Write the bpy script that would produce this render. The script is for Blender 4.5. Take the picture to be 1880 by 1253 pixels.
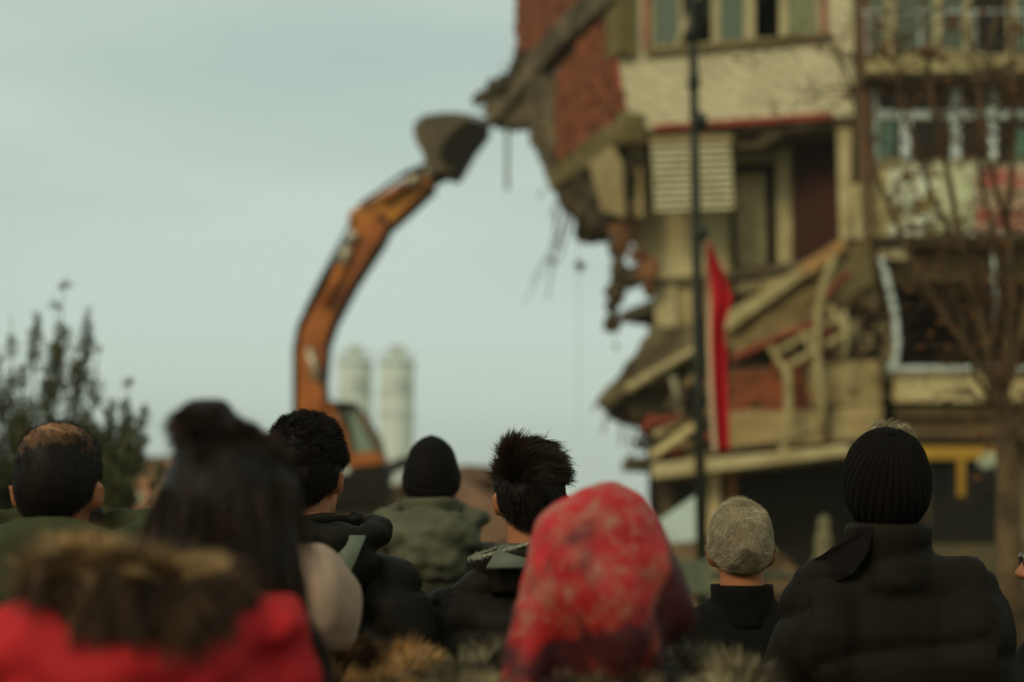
import bpy, bmesh, math, random
import numpy as np
from math import sin, cos, pi, radians, atan, sqrt
from mathutils import Vector, Matrix, Euler, noise
random.seed(7); rng = np.random.default_rng(7)
for o in list(bpy.data.objects): bpy.data.objects.remove(o, do_unlink=True)
S = bpy.context.scene
COL = S.collection

# ------------------------------------------------------------- camera
F = 2611.0; HOR = 965.0
PITCH = atan((HOR - 626.5) / F)
CAM = Vector((0, 0, 1.6))
cd = bpy.data.cameras.new('camera'); cam = bpy.data.objects.new('camera', cd); COL.objects.link(cam)
cam.location = CAM; cam.rotation_euler = (pi/2 + PITCH, 0, 0)
cd.sensor_width = 36; cd.lens = F/1880*36; cd.clip_end = 4000; cd.clip_start = .05
cd.dof.use_dof = True; cd.dof.focus_distance = 3.25; cd.dof.aperture_fstop = 1.55
cd.dof.aperture_blades = 0
S.camera = cam

# ------------------------------------------------------------- sky and sun
HAZE = .0007
SUN_EL, SUN_AZ = radians(34), radians(215)      # sun behind thin cloud, up and left of the viewer
w = bpy.data.worlds.new('World'); S.world = w; w.use_nodes = True
nt = w.node_tree; N = nt.nodes; L = nt.links; N.clear()
out = N.new('ShaderNodeOutputWorld'); bg = N.new('ShaderNodeBackground'); bg.inputs[1].default_value = .1
sky = N.new('ShaderNodeTexSky'); sky.sky_type = 'NISHITA'; sky.sun_disc = False
sky.sun_elevation = SUN_EL; sky.sun_rotation = SUN_AZ; sky.dust_density = 4; sky.air_density = 1.2
tc = N.new('ShaderNodeTexCoord'); mp = N.new('ShaderNodeMapping'); mp.inputs['Scale'].default_value = (1, 1, 4.5)
ns = N.new('ShaderNodeTexNoise'); ns.inputs['Scale'].default_value = 1.6; ns.inputs['Detail'].default_value = 5; ns.inputs['Roughness'].default_value = .45
cr = N.new('ShaderNodeValToRGB')
K = 1.0
cr.color_ramp.elements[0].position = .34; cr.color_ramp.elements[0].color = (4.3*K/10, 5.4*K/10, 4.9*K/10, 1)
cr.color_ramp.elements[1].position = .64; cr.color_ramp.elements[1].color = (5.9*K/10, 7.0*K/10, 6.2*K/10, 1)
sc = N.new('ShaderNodeVectorMath'); sc.operation = 'SCALE'; sc.inputs['Scale'].default_value = 10
mx = N.new('ShaderNodeMix'); mx.data_type = 'RGBA'; mx.inputs[0].default_value = .93
L.new(tc.outputs['Generated'], mp.inputs[0]); L.new(mp.outputs[0], ns.inputs['Vector']); L.new(ns.outputs['Fac'], cr.inputs[0])
L.new(cr.outputs[0], sc.inputs[0]); L.new(sky.outputs[0], mx.inputs[6])
sx = N.new('ShaderNodeSeparateXYZ'); hz_ = N.new('ShaderNodeMapRange'); hz_.inputs['From Min'].default_value = .0; hz_.inputs['From Max'].default_value = .17
hz_.interpolation_type = 'SMOOTHSTEP'
hm_ = N.new('ShaderNodeMix'); hm_.data_type = 'RGBA'; hm_.blend_type = 'MULTIPLY'; hm_.inputs[0].default_value = 1
hc_ = N.new('ShaderNodeMix'); hc_.data_type = 'RGBA'; hc_.inputs[6].default_value = (.86, .85, .80, 1); hc_.inputs[7].default_value = (1, 1, 1, 1)
L.new(tc.outputs['Generated'], sx.inputs[0]); L.new(sx.outputs[2], hz_.inputs['Value']); L.new(hz_.outputs[0], hc_.inputs[0])
L.new(sc.outputs[0], hm_.inputs[6]); L.new(hc_.outputs[2], hm_.inputs[7]); L.new(hm_.outputs[2], mx.inputs[7])
L.new(mx.outputs[2], bg.inputs[0]); L.new(bg.outputs[0], out.inputs[0])
sd = bpy.data.lights.new('sun', 'SUN'); sun = bpy.data.objects.new('sun', sd); COL.objects.link(sun)
sd.energy = 1.5; sd.angle = radians(20); sd.color = (1, .87, .66)
# direction towards the sun: azimuth measured from +Y (away from viewer) clockwise
sdir = Vector((sin(SUN_AZ)*cos(SUN_EL), cos(SUN_AZ)*cos(SUN_EL), sin(SUN_EL)))
sun.rotation_euler = sdir.to_track_quat('Z', 'Y').to_euler()
S.view_settings.view_transform = 'Standard'; S.view_settings.look = 'None'
S.view_settings.exposure = 0; S.view_settings.gamma = 1
S.render.engine = 'CYCLES'

# ------------------------------------------------------------- helpers
def ray(px, py):
    x = (px - 940)/F; y = -(py - 626.5)/F
    return Vector((x, cos(PITCH) - y*sin(PITCH), sin(PITCH) + y*cos(PITCH)))
def at(px, py, Y):
    d = ray(px, py); return CAM + d*(Y/d.y)
class Plane:
    def __init__(s, p, q):            # vertical plane through plan points p, q ; n points away from the viewer
        s.p = Vector((p[0], p[1], 0)); t = Vector((q[0]-p[0], q[1]-p[1], 0)).normalized()
        s.t = t; n = Vector((-t.y, t.x, 0))
        if n.y < 0: n = -n
        s.n = n
    def on(s, px, py, off=0):
        d = ray(px, py); k = (s.p + s.n*off - CAM).dot(s.n)/d.dot(s.n); return CAM + d*k

def tag(o, label=None, cat=None, group=None, kind=None):
    if label: o['label'] = label
    if cat: o['category'] = cat
    if group: o['group'] = group
    if kind: o['kind'] = kind
    return o
def root(name, loc, label, cat, group=None, rz=0):
    o = bpy.data.objects.new(name, None); COL.objects.link(o); o.location = loc; o.rotation_euler[2] = rz
    o.empty_display_size = .2
    return tag(o, label, cat, group)
def link(name, me, parent=None, world=True):
    o = bpy.data.objects.new(name, me); COL.objects.link(o)
    if parent:
        o.parent = parent
        if world and parent.parent is None: o.location = -parent.location
    return o

_m = {}
WARM = (.96, .88, .62)      # warm tint of the light, multiplied into every toned base colour
def M(name, col, rough=.85, col2=None, scale=2.5, bump=.25, bscale=18, metal=0, spec=.3, emit=0, detail=5, lo=.35, hi=.7, dist=.03, sheen=0, tone=True):
    if name in _m: return _m[name]
    m = bpy.data.materials.new(name); m.use_nodes = True; n = m.node_tree.nodes; l = m.node_tree.links
    b = n['Principled BSDF']; b.inputs['Roughness'].default_value = rough; b.inputs['Metallic'].default_value = metal
    b.inputs['Specular IOR Level'].default_value = spec
    if sheen: b.inputs['Sheen Weight'].default_value = sheen; b.inputs['Sheen Roughness'].default_value = .5
    if col2 is None: col2 = tuple(c*.62 for c in col)
    if tone: col = tuple(a*b for a, b in zip(col, WARM)); col2 = tuple(a*b for a, b in zip(col2, WARM))
    t = n.new('ShaderNodeTexCoord'); a = n.new('ShaderNodeTexNoise'); a.inputs['Scale'].default_value = scale; a.inputs['Detail'].default_value = detail
    a.inputs['Roughness'].default_value = .6
    r = n.new('ShaderNodeValToRGB'); r.color_ramp.elements[0].position = lo; r.color_ramp.elements[1].position = hi
    r.color_ramp.elements[0].color = (*col2, 1); r.color_ramp.elements[1].color = (*col, 1)
    l.new(t.outputs['Object'], a.inputs['Vector']); l.new(a.outputs['Fac'], r.inputs[0]); l.new(r.outputs[0], b.inputs['Base Color'])
    if bump:
        c = n.new('ShaderNodeTexNoise'); c.inputs['Scale'].default_value = bscale; c.inputs['Detail'].default_value = 6
        bp = n.new('ShaderNodeBump'); bp.inputs['Strength'].default_value = bump; bp.inputs['Distance'].default_value = dist
        l.new(t.outputs['Object'], c.inputs['Vector']); l.new(c.outputs['Fac'], bp.inputs['Height']); l.new(bp.outputs[0], b.inputs['Normal'])
    _m[name] = m; return m
def glass(name, col, rough=.08, spec=.5):
    col = (col[0]*.9, col[1]*.85, col[2]*.6)  # similar warm tint put into the glass colours
    if name in _m: return _m[name]
    m = bpy.data.materials.new(name); m.use_nodes = True; b = m.node_tree.nodes['Principled BSDF']
    b.inputs['Base Color'].default_value = (*col, 1); b.inputs['Roughness'].default_value = rough; b.inputs['Specular IOR Level'].default_value = spec
    _m[name] = m; return m

class MB:
    def __init__(s): s.v = []; s.f = []
    def add(s, v, f):
        k = len(s.v); s.v += [Vector(x) for x in v]; s.f += [tuple(i+k for i in q) for q in f]; return s
    def box(s, c, d, rot=None):
        x, y, z = d[0]/2, d[1]/2, d[2]/2
        vs = [Vector(p) for p in ((-x,-y,-z),(x,-y,-z),(x,y,-z),(-x,y,-z),(-x,-y,z),(x,-y,z),(x,y,z),(-x,y,z))]
        if rot is not None:
            R = Euler(rot).to_matrix() if not isinstance(rot, Matrix) else rot
            vs = [R @ q for q in vs]
        return s.add([q + Vector(c) for q in vs], [(0,3,2,1),(4,5,6,7),(0,1,5,4),(1,2,6,5),(2,3,7,6),(3,0,4,7)])
    def prism(s, pts, vec):
        n = len(pts); vec = Vector(vec); a = [Vector(p) for p in pts]
        nn = sum(((a[i]-a[0]).cross(a[(i+1) % n]-a[0]) for i in range(1, n-1)), Vector())
        if nn.dot(vec) > 0: a = a[::-1]
        return s.add(a + [p + vec for p in a], [tuple(range(n)), tuple(range(2*n-1, n-1, -1))] + [(i, i+n, (i+1) % n + n, (i+1) % n) for i in range(n)])
    def beam(s, p, q, wd, h, up=(0,0,1)):
        p, q = Vector(p), Vector(q); d = (q-p).normalized(); r = d.cross(Vector(up)).normalized(); u = r.cross(d)
        vs = [b + r*x*wd/2 + u*y*h/2 for b in (p, q) for x, y in ((-1,-1),(1,-1),(1,1),(-1,1))]
        return s.add(vs, [(0,3,2,1),(4,5,6,7),(0,1,5,4),(1,2,6,5),(2,3,7,6),(3,0,4,7)][:6])
    def tube(s, pts, rad, n=8, cap=True):
        pts = [Vector(p) for p in pts]; k = len(s.v); m = len(pts)
        if not hasattr(rad, '__len__'): rad = [rad]*m
        ref = Vector((.3, .9, .2))
        for i, p in enumerate(pts):
            d = (pts[min(i+1, m-1)] - pts[max(i-1, 0)]).normalized(); r = d.cross(ref)
            if r.length < .05: r = d.cross(Vector((1, 0, 0)))
            r.normalize(); u = r.cross(d)
            for j in range(n): a = 2*pi*j/n; s.v.append(p + (r*cos(a) + u*sin(a))*rad[i])
        for i in range(m-1):
            for j in range(n): s.f.append((k+i*n+j, k+i*n+(j+1) % n, k+(i+1)*n+(j+1) % n, k+(i+1)*n+j))
        if cap: s.f.append(tuple(k+j for j in range(n-1, -1, -1))); s.f.append(tuple(k+(m-1)*n+j for j in range(n)))
        return s
    def ell(s, c, r, rot=(0,0,0), nu=20, nv=12):
        R = Euler(rot).to_matrix(); c = Vector(c); k = len(s.v)
        s.v.append(c + R @ Vector((0, 0, r[2])))
        for i in range(1, nv):
            t = pi*i/nv
            for j in range(nu): a = 2*pi*j/nu; s.v.append(c + R @ Vector((r[0]*sin(t)*cos(a), r[1]*sin(t)*sin(a), r[2]*cos(t))))
        s.v.append(c + R @ Vector((0, 0, -r[2]))); e = len(s.v)-1
        for j in range(nu):
            s.f.append((k, k+1+j, k+1+(j+1) % nu)); s.f.append((e, k+1+(nv-2)*nu+(j+1) % nu, k+1+(nv-2)*nu+j))
        for i in range(nv-2):
            for j in range(nu): s.f.append((k+1+i*nu+j, k+1+(i+1)*nu+j, k+1+(i+1)*nu+(j+1) % nu, k+1+i*nu+(j+1) % nu))
        return s
    def cap(s, p, r0, q, r1, n=14):        # tapered capsule
        s.ell(p, (r0,)*3, nu=n, nv=8); s.ell(q, (r1,)*3, nu=n, nv=8)
        p, q = Vector(p), Vector(q)
        return s.tube([p, q], [r0, r1], n)
    def chunk(s, c, r, seed=0, n=14):
        rr = random.Random(seed); bm = bmesh.new(); c = Vector(c)
        if not hasattr(r, '__len__'): r = (r, r, r)
        for i in range(n):
            v = Vector((rr.gauss(0, 1), rr.gauss(0, 1), rr.gauss(0, 1))).normalized()*rr.uniform(.65, 1.1)
            bm.verts.new(c + Vector((v.x*r[0], v.y*r[1], v.z*r[2])))
        res = bmesh.ops.convex_hull(bm, input=bm.verts)
        bmesh.ops.delete(bm, geom=[g for g in res['geom_interior'] if isinstance(g, bmesh.types.BMVert)], context='VERTS')
        bm.verts.index_update(); vs = [v.co.copy() for v in bm.verts]; fs = [[v.index for v in f.verts] for f in bm.faces]
        bm.free(); return s.add(vs, fs)
    def mesh(s, name):
        me = bpy.data.meshes.new(name); me.from_pydata([tuple(v) for v in s.v], [], s.f); me.update(); return me
def mk(name, mb, mat, parent=None, smooth=False, bevel=0, solid=0, world=True):
    me = mb.mesh(name) if isinstance(mb, MB) else mb
    if mat: me.materials.append(mat)
    if smooth: me.polygons.foreach_set('use_smooth', [True]*len(me.polygons))
    o = link(name, me, parent, world)
    if solid: md = o.modifiers.new('solid', 'SOLIDIFY'); md.thickness = solid; md.offset = -1
    if bevel: md = o.modifiers.new('bevel', 'BEVEL'); md.width = bevel; md.segments = 2
    return o
def disp_mesh(me, fn):
    n = len(me.vertices); co = np.empty(n*3); me.vertices.foreach_get('co', co); co = co.reshape(-1, 3)
    nr = np.empty(n*3); me.vertex_normals.foreach_get('vector', nr); nr = nr.reshape(-1, 3)
    d = np.array([fn(Vector(c), Vector(m)) for c, m in zip(co, nr)])
    co = co + nr*d[:, None] if d.ndim == 1 else co + d
    me.vertices.foreach_set('co', co.ravel()); me.update()
def blob(name, mb, mat, parent=None, voxel=.01, smooth=3, disp=None, sm=True, world=True):
    t = bpy.data.objects.new('tmp', mb.mesh('tmp')); COL.objects.link(t)
    r = t.modifiers.new('r', 'REMESH'); r.mode = 'VOXEL'; r.voxel_size = voxel
    if smooth: q = t.modifiers.new('s', 'SMOOTH'); q.iterations = smooth; q.factor = .5
    dg = bpy.context.evaluated_depsgraph_get(); me = bpy.data.meshes.new_from_object(t.evaluated_get(dg)); me.name = name
    old = t.data; bpy.data.objects.remove(t); bpy.data.meshes.remove(old)
    me.materials.clear(); me.materials.append(mat)
    if disp: disp_mesh(me, disp)
    me.polygons.foreach_set('use_smooth', [sm]*len(me.polygons))
    return link(name, me, parent, world)
def rough_disp(amp, f, sharp=.4):
    def g(c, n):
        a = noise.noise(c*f); b = noise.noise(c*f*2.7 + Vector((9, 3, 1)))
        return amp*(a + sharp*b)
    return g
def rough(name, mb, mat, parent=None, voxel=.07, amp=.07, f=3.0):
    return blob(name, mb, mat, parent, voxel, 0, rough_disp(amp, f), sm=False)
# ============================================================= materials
cream = M('cream_render', (.56,.50,.31), col2=(.46,.40,.235), scale=1.2, bump=.15)
creamT = None
plaster = M('stained_plaster', (.42,.35,.22), col2=(.27,.20,.10), scale=1.1)
plaster2 = M('pale_plaster', (.62,.57,.42), col2=(.36,.3,.18), scale=1.6)
plasterd = M('dusty_inner_plaster', (.72,.64,.44), col2=(.50,.41,.25), scale=.8)
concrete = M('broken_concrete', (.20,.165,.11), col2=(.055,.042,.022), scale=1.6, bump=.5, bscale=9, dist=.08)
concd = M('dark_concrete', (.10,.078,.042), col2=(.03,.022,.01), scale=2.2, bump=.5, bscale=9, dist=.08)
brickm = M('red_brick', (.36,.105,.04), col2=(.13,.042,.02), scale=3.0, bump=.3)
mortar = M('mortar', (.17,.09,.05), scale=3)
dark = M('dark_interior', (.014,.010,.005), col2=(.008,.006,.003), scale=.6, bump=0, spec=.05)  # near-black colour stands in for the unlit depth of open rooms
brownp = M('dark_red_panel', (.07,.022,.012), col2=(.04,.012,.006), scale=1.2)
trimr = M('red_trim', (.38,.07,.05), col2=(.22,.05,.035))
framec = M('cream_frame', (.5,.45,.3), rough=.6)
framew = M('white_frame', (.68,.74,.66), rough=.5, col2=(.5,.55,.47), tone=False)
wood = M('timber', (.45,.27,.13), col2=(.3,.18,.08), scale=4)
steel = M('rusty_rebar', (.09,.05,.03), rough=.7)
woodl = M('pale_timber', (.47,.42,.27), col2=(.3,.25,.14), scale=4)
pane_g = glass('grey_glass', (.10,.13,.10), .15)
pane_d = glass('dark_glass', (.014,.011,.006), .25, .2)
pane_t = glass('teal_glass', (.09,.2,.17), .2)
curtain = M('net_curtain', (.26,.29,.2), col2=(.17,.19,.13), scale=8)
slatm = M('white_slat', (.76,.75,.64), rough=.6, col2=(.55,.52,.37), scale=3, bump=.05)

# cladding: cream shingle tiles - relief
def tile_mat():
    m = M('cream_tile_cladding', (.74,.70,.58), col2=(.58,.54,.43), scale=1.5, bump=0)
    n = m.node_tree.nodes; l = m.node_tree.links; b = n['Principled BSDF']
    t = n.new('ShaderNodeTexCoord'); mp = n.new('ShaderNodeMapping'); mp.inputs['Rotation'].default_value = (0, radians(38), 0)
    mp.inputs['Scale'].default_value = (2.4, 2.4, 4.2)
    v = n.new('ShaderNodeTexVoronoi'); v.feature = 'DISTANCE_TO_EDGE'; v.inputs['Randomness'].default_value = .25; v.inputs['Scale'].default_value = 1.4
    r = n.new('ShaderNodeMapRange'); r.inputs['From Max'].default_value = .12
    bp = n.new('ShaderNodeBump'); bp.inputs['Strength'].default_value = .9; bp.inputs['Distance'].default_value = .045
    l.new(t.outputs['Object'], mp.inputs[0]); l.new(mp.outputs[0], v.inputs['Vector']); l.new(v.outputs['Distance'], r.inputs['Value'])
    l.new(r.outputs[0], bp.inputs['Height']); l.new(bp.outputs[0], b.inputs['Normal'])
    return m
tilem = tile_mat()

# ============================================================= ground
g = MB(); g.prism([(-900,-60,0),(900,-60,0),(900,1500,0),(-900,1500,0)], (0,0,-.3))
tag(mk('ground', g, M('asphalt', (.06,.055,.045), col2=(.04,.036,.03), scale=1.5)), kind='structure')
g = MB(); g.prism([(-30,17,.004),(40,17,.004),(40,23.5,.004),(-30,23.5,.004)], (0,0,.12))
tag(mk('pavement', g, M('paving', (.22,.19,.14), scale=1.2), bevel=.02), kind='structure')

# ============================================================= building A (being torn down)
FA = Plane(at(1190,600,26.5)[:2], at(1560,600,25.6)[:2])
C0 = FA.on(1132, 600); C0.z = 0
SA = Plane((C0.x, C0.y), (C0.x-2.6, C0.y+8))
SA.n = Vector((8, 2.6, 0)).normalized()
def fa(px, py, off=0): return FA.on(px, py, off)
def sa(px, py, off=0): return SA.on(px, py, off)
A = root('half_demolished_building', (C0.x+2, C0.y+3, 0), 'cream and brick apartment block torn open on its left side by the excavator', 'building')
def polyA(name, pts, mat, th=.25, off=0, fn=None, plane=FA, par=A, bevel=0, rg=None):
    m = MB(); m.prism([plane.on(x, y, off) for x, y in pts], plane.n*th)
    if rg: return rough(name, m, mat, par, *rg)
    return mk(name, m, mat, par, bevel=bevel)
R1 = (.08,.10,1.9)
# facade above: cladding
polyA('clad_wall', [(1128,97),(1567,60),(1567,213),(1195,237),(1152,237),(1142,225)], tilem, .3)
polyA('clad_wall', [(1136,-150),(1190,-154),(1190,91.8),(1128,97)], tilem, .3)
polyA('clad_wall', [(1514,-180),(1560,-184),(1567,60),(1514,64.5)], tilem, .3)
polyA('clad_wall', [(1136,-260),(1560,-300),(1560,-184.5),(1136,-150.5)], tilem, .3)
polyA('trim', [(1200,229),(1530,206),(1530,217),(1200,240)], trimr, .12, -.06)
polyA('trim', [(1181,-100),(1190,-100),(1190,88),(1181,88)], trimr, .08, -.05)
polyA('trim', [(1510,-100),(1519,-100),(1519,72),(1510,72)], trimr, .08, -.05)
polyA('trim', [(1126,100),(1134,100),(1150,232),(1141,232)], trimr, .08, -.05)
polyA('sill', [(1184,90),(1517,62),(1517,72),(1184,101)], M('brown_sill', (.2,.15,.07)), .3, -.12)
# window
def strip(px0, px1, y0, y1, sl=-.075):       # quad on FA following the facade's perspective
    f = lambda x, y: y + (x-1190)*sl*(965-y)/870
    return [(px0, f(px0, y0)), (px1, f(px1, y0)), (px1, f(px1, y1)), (px0, f(px0, y1))]
wf = polyA('window_frame', strip(1190,1510,86,92), framec, .1, .04)
for x0, x1 in ((1190,1200),(1247,1253),(1306,1322),(1366,1386),(1430,1447),(1500,1510)):
    polyA('mullion', strip(x0, x1, -140, 85.5), framec, .1, .04, par=A)
polyA('window_head', strip(1190,1510,-152,-141), framec, .1, .04)
for x0, x1, mt in ((1200,1247,pane_g),(1322,1366,pane_g),(1447,1500,curtain)):
    polyA('pane', strip(x0, x1, -140, 85), mt, .02, .09)
m = MB(); m.beam(fa(1300,-60,-.25), fa(1243,84,.0), .05, .1); m.beam(fa(1278,-90,-.2), fa(1278,80,.02), .05, .05)
tag(mk('open_sash', m, framec, A), 'loose window sash hanging at a tilt')
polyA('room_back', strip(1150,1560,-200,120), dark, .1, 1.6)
# corner column + side wall
polyA('corner_column', [(1112,-200),(1136,-200),(1138,96),(1112,110)], M('olive_concrete', (.19,.16,.07), col2=(.13,.10,.045)), .35, -.02, plane=SA)
def bricks(name, pts, plane, off, par, bw=.2, bh=.19, seed=3):
    """hollow bricks laid in the polygon (joined), with a recessed mortar bed"""
    rr = random.Random(seed)
    P3 = [plane.on(x, y, off) for x, y in pts]; o0 = P3[0]
    UV = [((p-o0).dot(plane.t), p.z) for p in P3]
    def inside(u, v):
        c = False; n = len(UV)
        for i in range(n):
            (a, b), (d, e) = UV[i], UV[i-1]
            if (b > v) != (e > v) and u < (d-a)*(v-b)/(e-b)+a: c = not c
        return c
    us = [q[0] for q in UV]; vs = [q[1] for q in UV]; m = MB(); k = 0
    v = min(vs); ang = math.atan2(plane.t.y, plane.t.x)
    R = Matrix.Rotation(ang, 3, 'Z')
    while v < max(vs):
        u = min(us) + (k % 2)*bw/2
        while u < max(us):
            if inside(u+bw/2, v+bh/2) and rr.random() > .03:
                c = o0 + plane.t*(u+bw/2); c.z = v+bh/2
                c = c + plane.n*(.06 + rr.uniform(-.02, .02))
                m.box(c, (bw-.02, .14, bh-.02), R)
            u += bw
        v += bh; k += 1
    o = mk(name, m, brickm, par); o['kind'] = 'stuff'
    b = MB(); b.prism([p + plane.n*.06 for p in P3], plane.n*.12); mk('mortar_bed', b, mortar, par)
bricks('brick_infill', [(1018,128),(1110,30),(1112,111),(1131,101),(1138,206),(1020,300)], SA, .05, A)
bricks('brick_infill', [(940,-150),(1112,-150),(1108,-80),(1010,64),(948,112)], SA, .05, A, seed=5)
rough('broken_beam', MB().prism([sa(*p, -.1) for p in [(1128,-75),(1128,0),(1030,78),(905,228),(880,205),(905,165),(1000,62)]], SA.n*.5), concrete, A, .07, .07, 2.5)
rough('broken_beam', MB().prism([sa(*p, -.05) for p in [(1140,205),(1142,262),(1060,320),(1010,352),(998,325),(1060,270)]], SA.n*.5), M('olive_concrete', (.19,.16,.07), col2=(.13,.10,.045)), A, .07, .06, 2.5)
rough('broken_wall', MB().prism([sa(*p, .02) for p in [(905,228),(945,160),(1003,130),(1012,200),(1016,330),(1000,330),(980,280),(968,235),(915,233),(872,228),(880,221)]], SA.n*.45), concrete, A, .08, .14, 2.2)
rough('broken_lip', MB().prism([sa(*p, -.2) for p in [(868,190),(880,165),(925,130),(945,98),(952,110),(930,150),(890,190)]], SA.n*.5), concd, A, .07, .16, 2.6)
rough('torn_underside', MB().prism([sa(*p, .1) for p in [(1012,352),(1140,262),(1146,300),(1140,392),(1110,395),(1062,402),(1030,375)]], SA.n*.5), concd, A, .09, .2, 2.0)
polyA('hanging_plaster', [(1082,300),(1120,270),(1136,300),(1141,398),(1105,388)], plaster, .08, -.08, plane=SA)
polyA('hanging_plaster', [(1150,262),(1176,258),(1182,400),(1160,396)], plaster, .1, .1)
for i, (x, y, r) in enumerate(((1088,398,.44),(1074,422,.34),(1108,412,.36),(1094,436,.24),(1126,392,.32),(1054,392,.18))): r *= 1.15; rough('dangling_rubble', MB().chunk(sa(x, y, .1), (r, r, r*.8), i, 22), concd, A, .06, .08, 4)
for i, (x, y, r, h) in enumerate(((1128,455,.11,.24),(1137,498,.24,.2),(1157,515,.22,.16),(1130,534,.2,.24),(1122,562,.12,.24),(1127,590,.15,.2),(1118,604,.14,.1),(1168,500,.2,.14))): r *= 1.35; h *= 1.25; rough('dangling_rubble', MB().chunk(fa(x, y, .2), (r, r, h), i+20, 22), concd, A, .05, .06, 5)
db = M('dusty_brick', (.26,.12,.06), col2=(.13,.06,.03))
for i, (x, y, r, h) in enumerate(((1145,428,.24,.28),(1136,455,.14,.22),(1186,498,.24,.28),(1172,470,.18,.16),(1150,450,.12,.14),(1190,530,.14,.26))): r *= 1.35; h *= 1.25; rough('dangling_brickwork', MB().chunk(fa(x, y, .25), (r, r, h), i+40, 22), db, A, .05, .05, 5)
# hanging bars / wires left of the break
for i, (a, b, c, r) in enumerate((((1040,385),(1020,450),(1005,550),.014),((1022,380),(1022,440),(975,520),.012),((1050,400),(1030,470),(1010,500),.016),((1022,388),(1010,470),(962,560),.01),((1060,440),(1064,700),(1062,800),.004))):
    mk('hanging_rod', MB().tube([sa(*a, .2), sa(*b, .2), sa(*c, .2)], [r*1.6, r*1.2, r], 6), steel, A, smooth=True)
mk('hanging_rod', MB().tube([sa(931,230,.1), sa(931,350,.1)], .05, 8), M('dusty_cable', (.3,.33,.28)), A)
for i, (x, y) in enumerate(((1020,398),(1026,450),(1012,480),(1030,430))): mk('clinging_scrap', MB().chunk(sa(x, y, .2), (.07,.06,.1), i+60), concrete, A)
rr = random.Random(33)
for pl, x0, y0, dx, dy in ((sa,884,190,-14,8),(sa,900,165,-18,-2),(sa,930,128,-12,-10),(sa,1020,372,-10,26),(sa,1045,392,-6,40),(sa,1062,402,4,50),(sa,1000,345,-14,20),(fa,1098,738,-12,14),(fa,1112,762,-4,34),(fa,1140,770,2,44),(fa,1165,775,-10,50),(fa,1190,640,-18,12),(fa,1178,800,-14,22),(fa,1176,700,-12,-4),(fa,1230,705,10,60),(fa,1262,690,-8,80),(fa,1160,430,10,40),(fa,1200,845,-16,14),(fa,1345,516,12,30),(fa,1400,505,-6,26),(fa,1575,560,14,60),(fa,1600,600,-20,50),(fa,1560,600,8,44)):
    P_ = [pl(x0+dx*t+rr.uniform(-4,4)*t, y0+dy*t+rr.uniform(-3,3)*t, rr.uniform(-.25,.1)) for t in (0,.35,.7,1)]
    mk('rebar', MB().tube(P_, [rr.uniform(.014,.026)]*4, 6), steel, A, smooth=True)
# second storey (open room)
polyA('slab', [(1195,240.5),(1560,214),(1560,232),(1195,256)], concrete, 4.0, .1)
R2 = lambda pts, mat, off=1.1, th=.12, nm='inner_wall': polyA(nm, pts, mat, th, off)
R2([(1148,250),(1330,240),(1340,560),(1290,575),(1200,560),(1196,520),(1176,458),(1152,440)], plasterd)
R2([(1330,240),(1458,232),(1462,560),(1340,575)], plasterd, 1.6)
R2([(1352,330),(1405,325),(1408,485),(1352,490)], plaster2, 1.5, .06, 'door')
R2([(1406,312),(1420,312),(1422,490),(1408,490)], dark, 1.45, .1, 'door_frame')
R2([(1346,305),(1420,300),(1420,312),(1346,318)], dark, 1.45, .1, 'door_frame')
R2([(1425,250),(1452,250),(1455,480),(1428,485)], plaster2, 1.35, .15, 'pier')
R2([(1340,380),(1350,380),(1356,490),(1346,490)], dark, .9, .1, 'post')
R2([(1456,234),(1540,228),(1545,470),(1458,480)], brownp, 1.2, .1, 'red_brown_panel')
polyA('white_pier', [(1536,224),(1562,222),(1564,440),(1541,440)], plaster2, .35, .15)
polyA('curled_edge', [(1345,258),(1385,262),(1400,250),(1440,226),(1455,228),(1440,245),(1400,270),(1350,274)], concd, .4, .1)
polyA('fascia', [(1150,240),(1200,242),(1200,262),(1170,262)], concd, .4, .05)
shut = polyA('shutter_box', strip(1193,1343,252,262,-.03), plaster, .2, -.1)
for i in range(11):
    y0 = 264 + i*12.1; sx = (y0-264)/135*8
    m = MB(); a = fa(1195+sx, y0, -.05); b = fa(1341+sx*.9, y0-5, -.05)
    R = Matrix([[1,0,0],[0,1,0],[0,0,1]])
    m.beam(a, b, .05, .072); o = mk('slat', m, slatm, A, bevel=.008)
polyA('shutter_backing', [(1196,262),(1341,256),(1348,384),(1205,392)], M('shutter_shade', (.2,.17,.10)), .03, .04)
polyA('inner_ledge', [(1195,515),(1340,498),(1460,482),(1460,494),(1340,512),(1195,530)], concrete, .6, .5)
# lower storey
polyA('plaster_stub', [(1196,520),(1240,515),(1243,600),(1204,604)], plaster2, .25, .5)
polyA('plaster_stub', [(1243,515),(1285,512),(1285,600),(1246,602)], plaster, .2, .6)
rough('fallen_slab', MB().prism([fa(*p, .1) for p in [(1092,735),(1130,690),(1168,650),(1196,600),(1285,592),(1290,645),(1210,700),(1165,712),(1112,758)]], FA.n*1.6), concrete, A, .08, .12, 2.2)
m = MB(); m.beam(fa(1150,716,-.05), fa(1292,632,-.05), .3, .14); rough('lit_slab_edge', m, plaster2, A, .05, .05, 4)  # lit top edge of the slab put in as a paler strip
rough('rubble_mass', MB().prism([fa(*p, .5) for p in [(1100,742),(1112,765),(1160,768),(1182,800),(1192,850),(1300,850),(1305,650),(1200,700)]], FA.n*2.2), concd, A, .1, .25, 1.7)
m = MB(); rr = random.Random(11)
for i in range(46):
    x = rr.uniform(1165,1310); y = rr.uniform(700,850)
    if y < 880-(x-1100)*.9: continue
    s = rr.uniform(.06,.2); m.chunk(fa(x, y, .35), (s*rr.uniform(.7,1.6), s, s*rr.uniform(.5,1.2)), i+100, 10)
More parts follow.
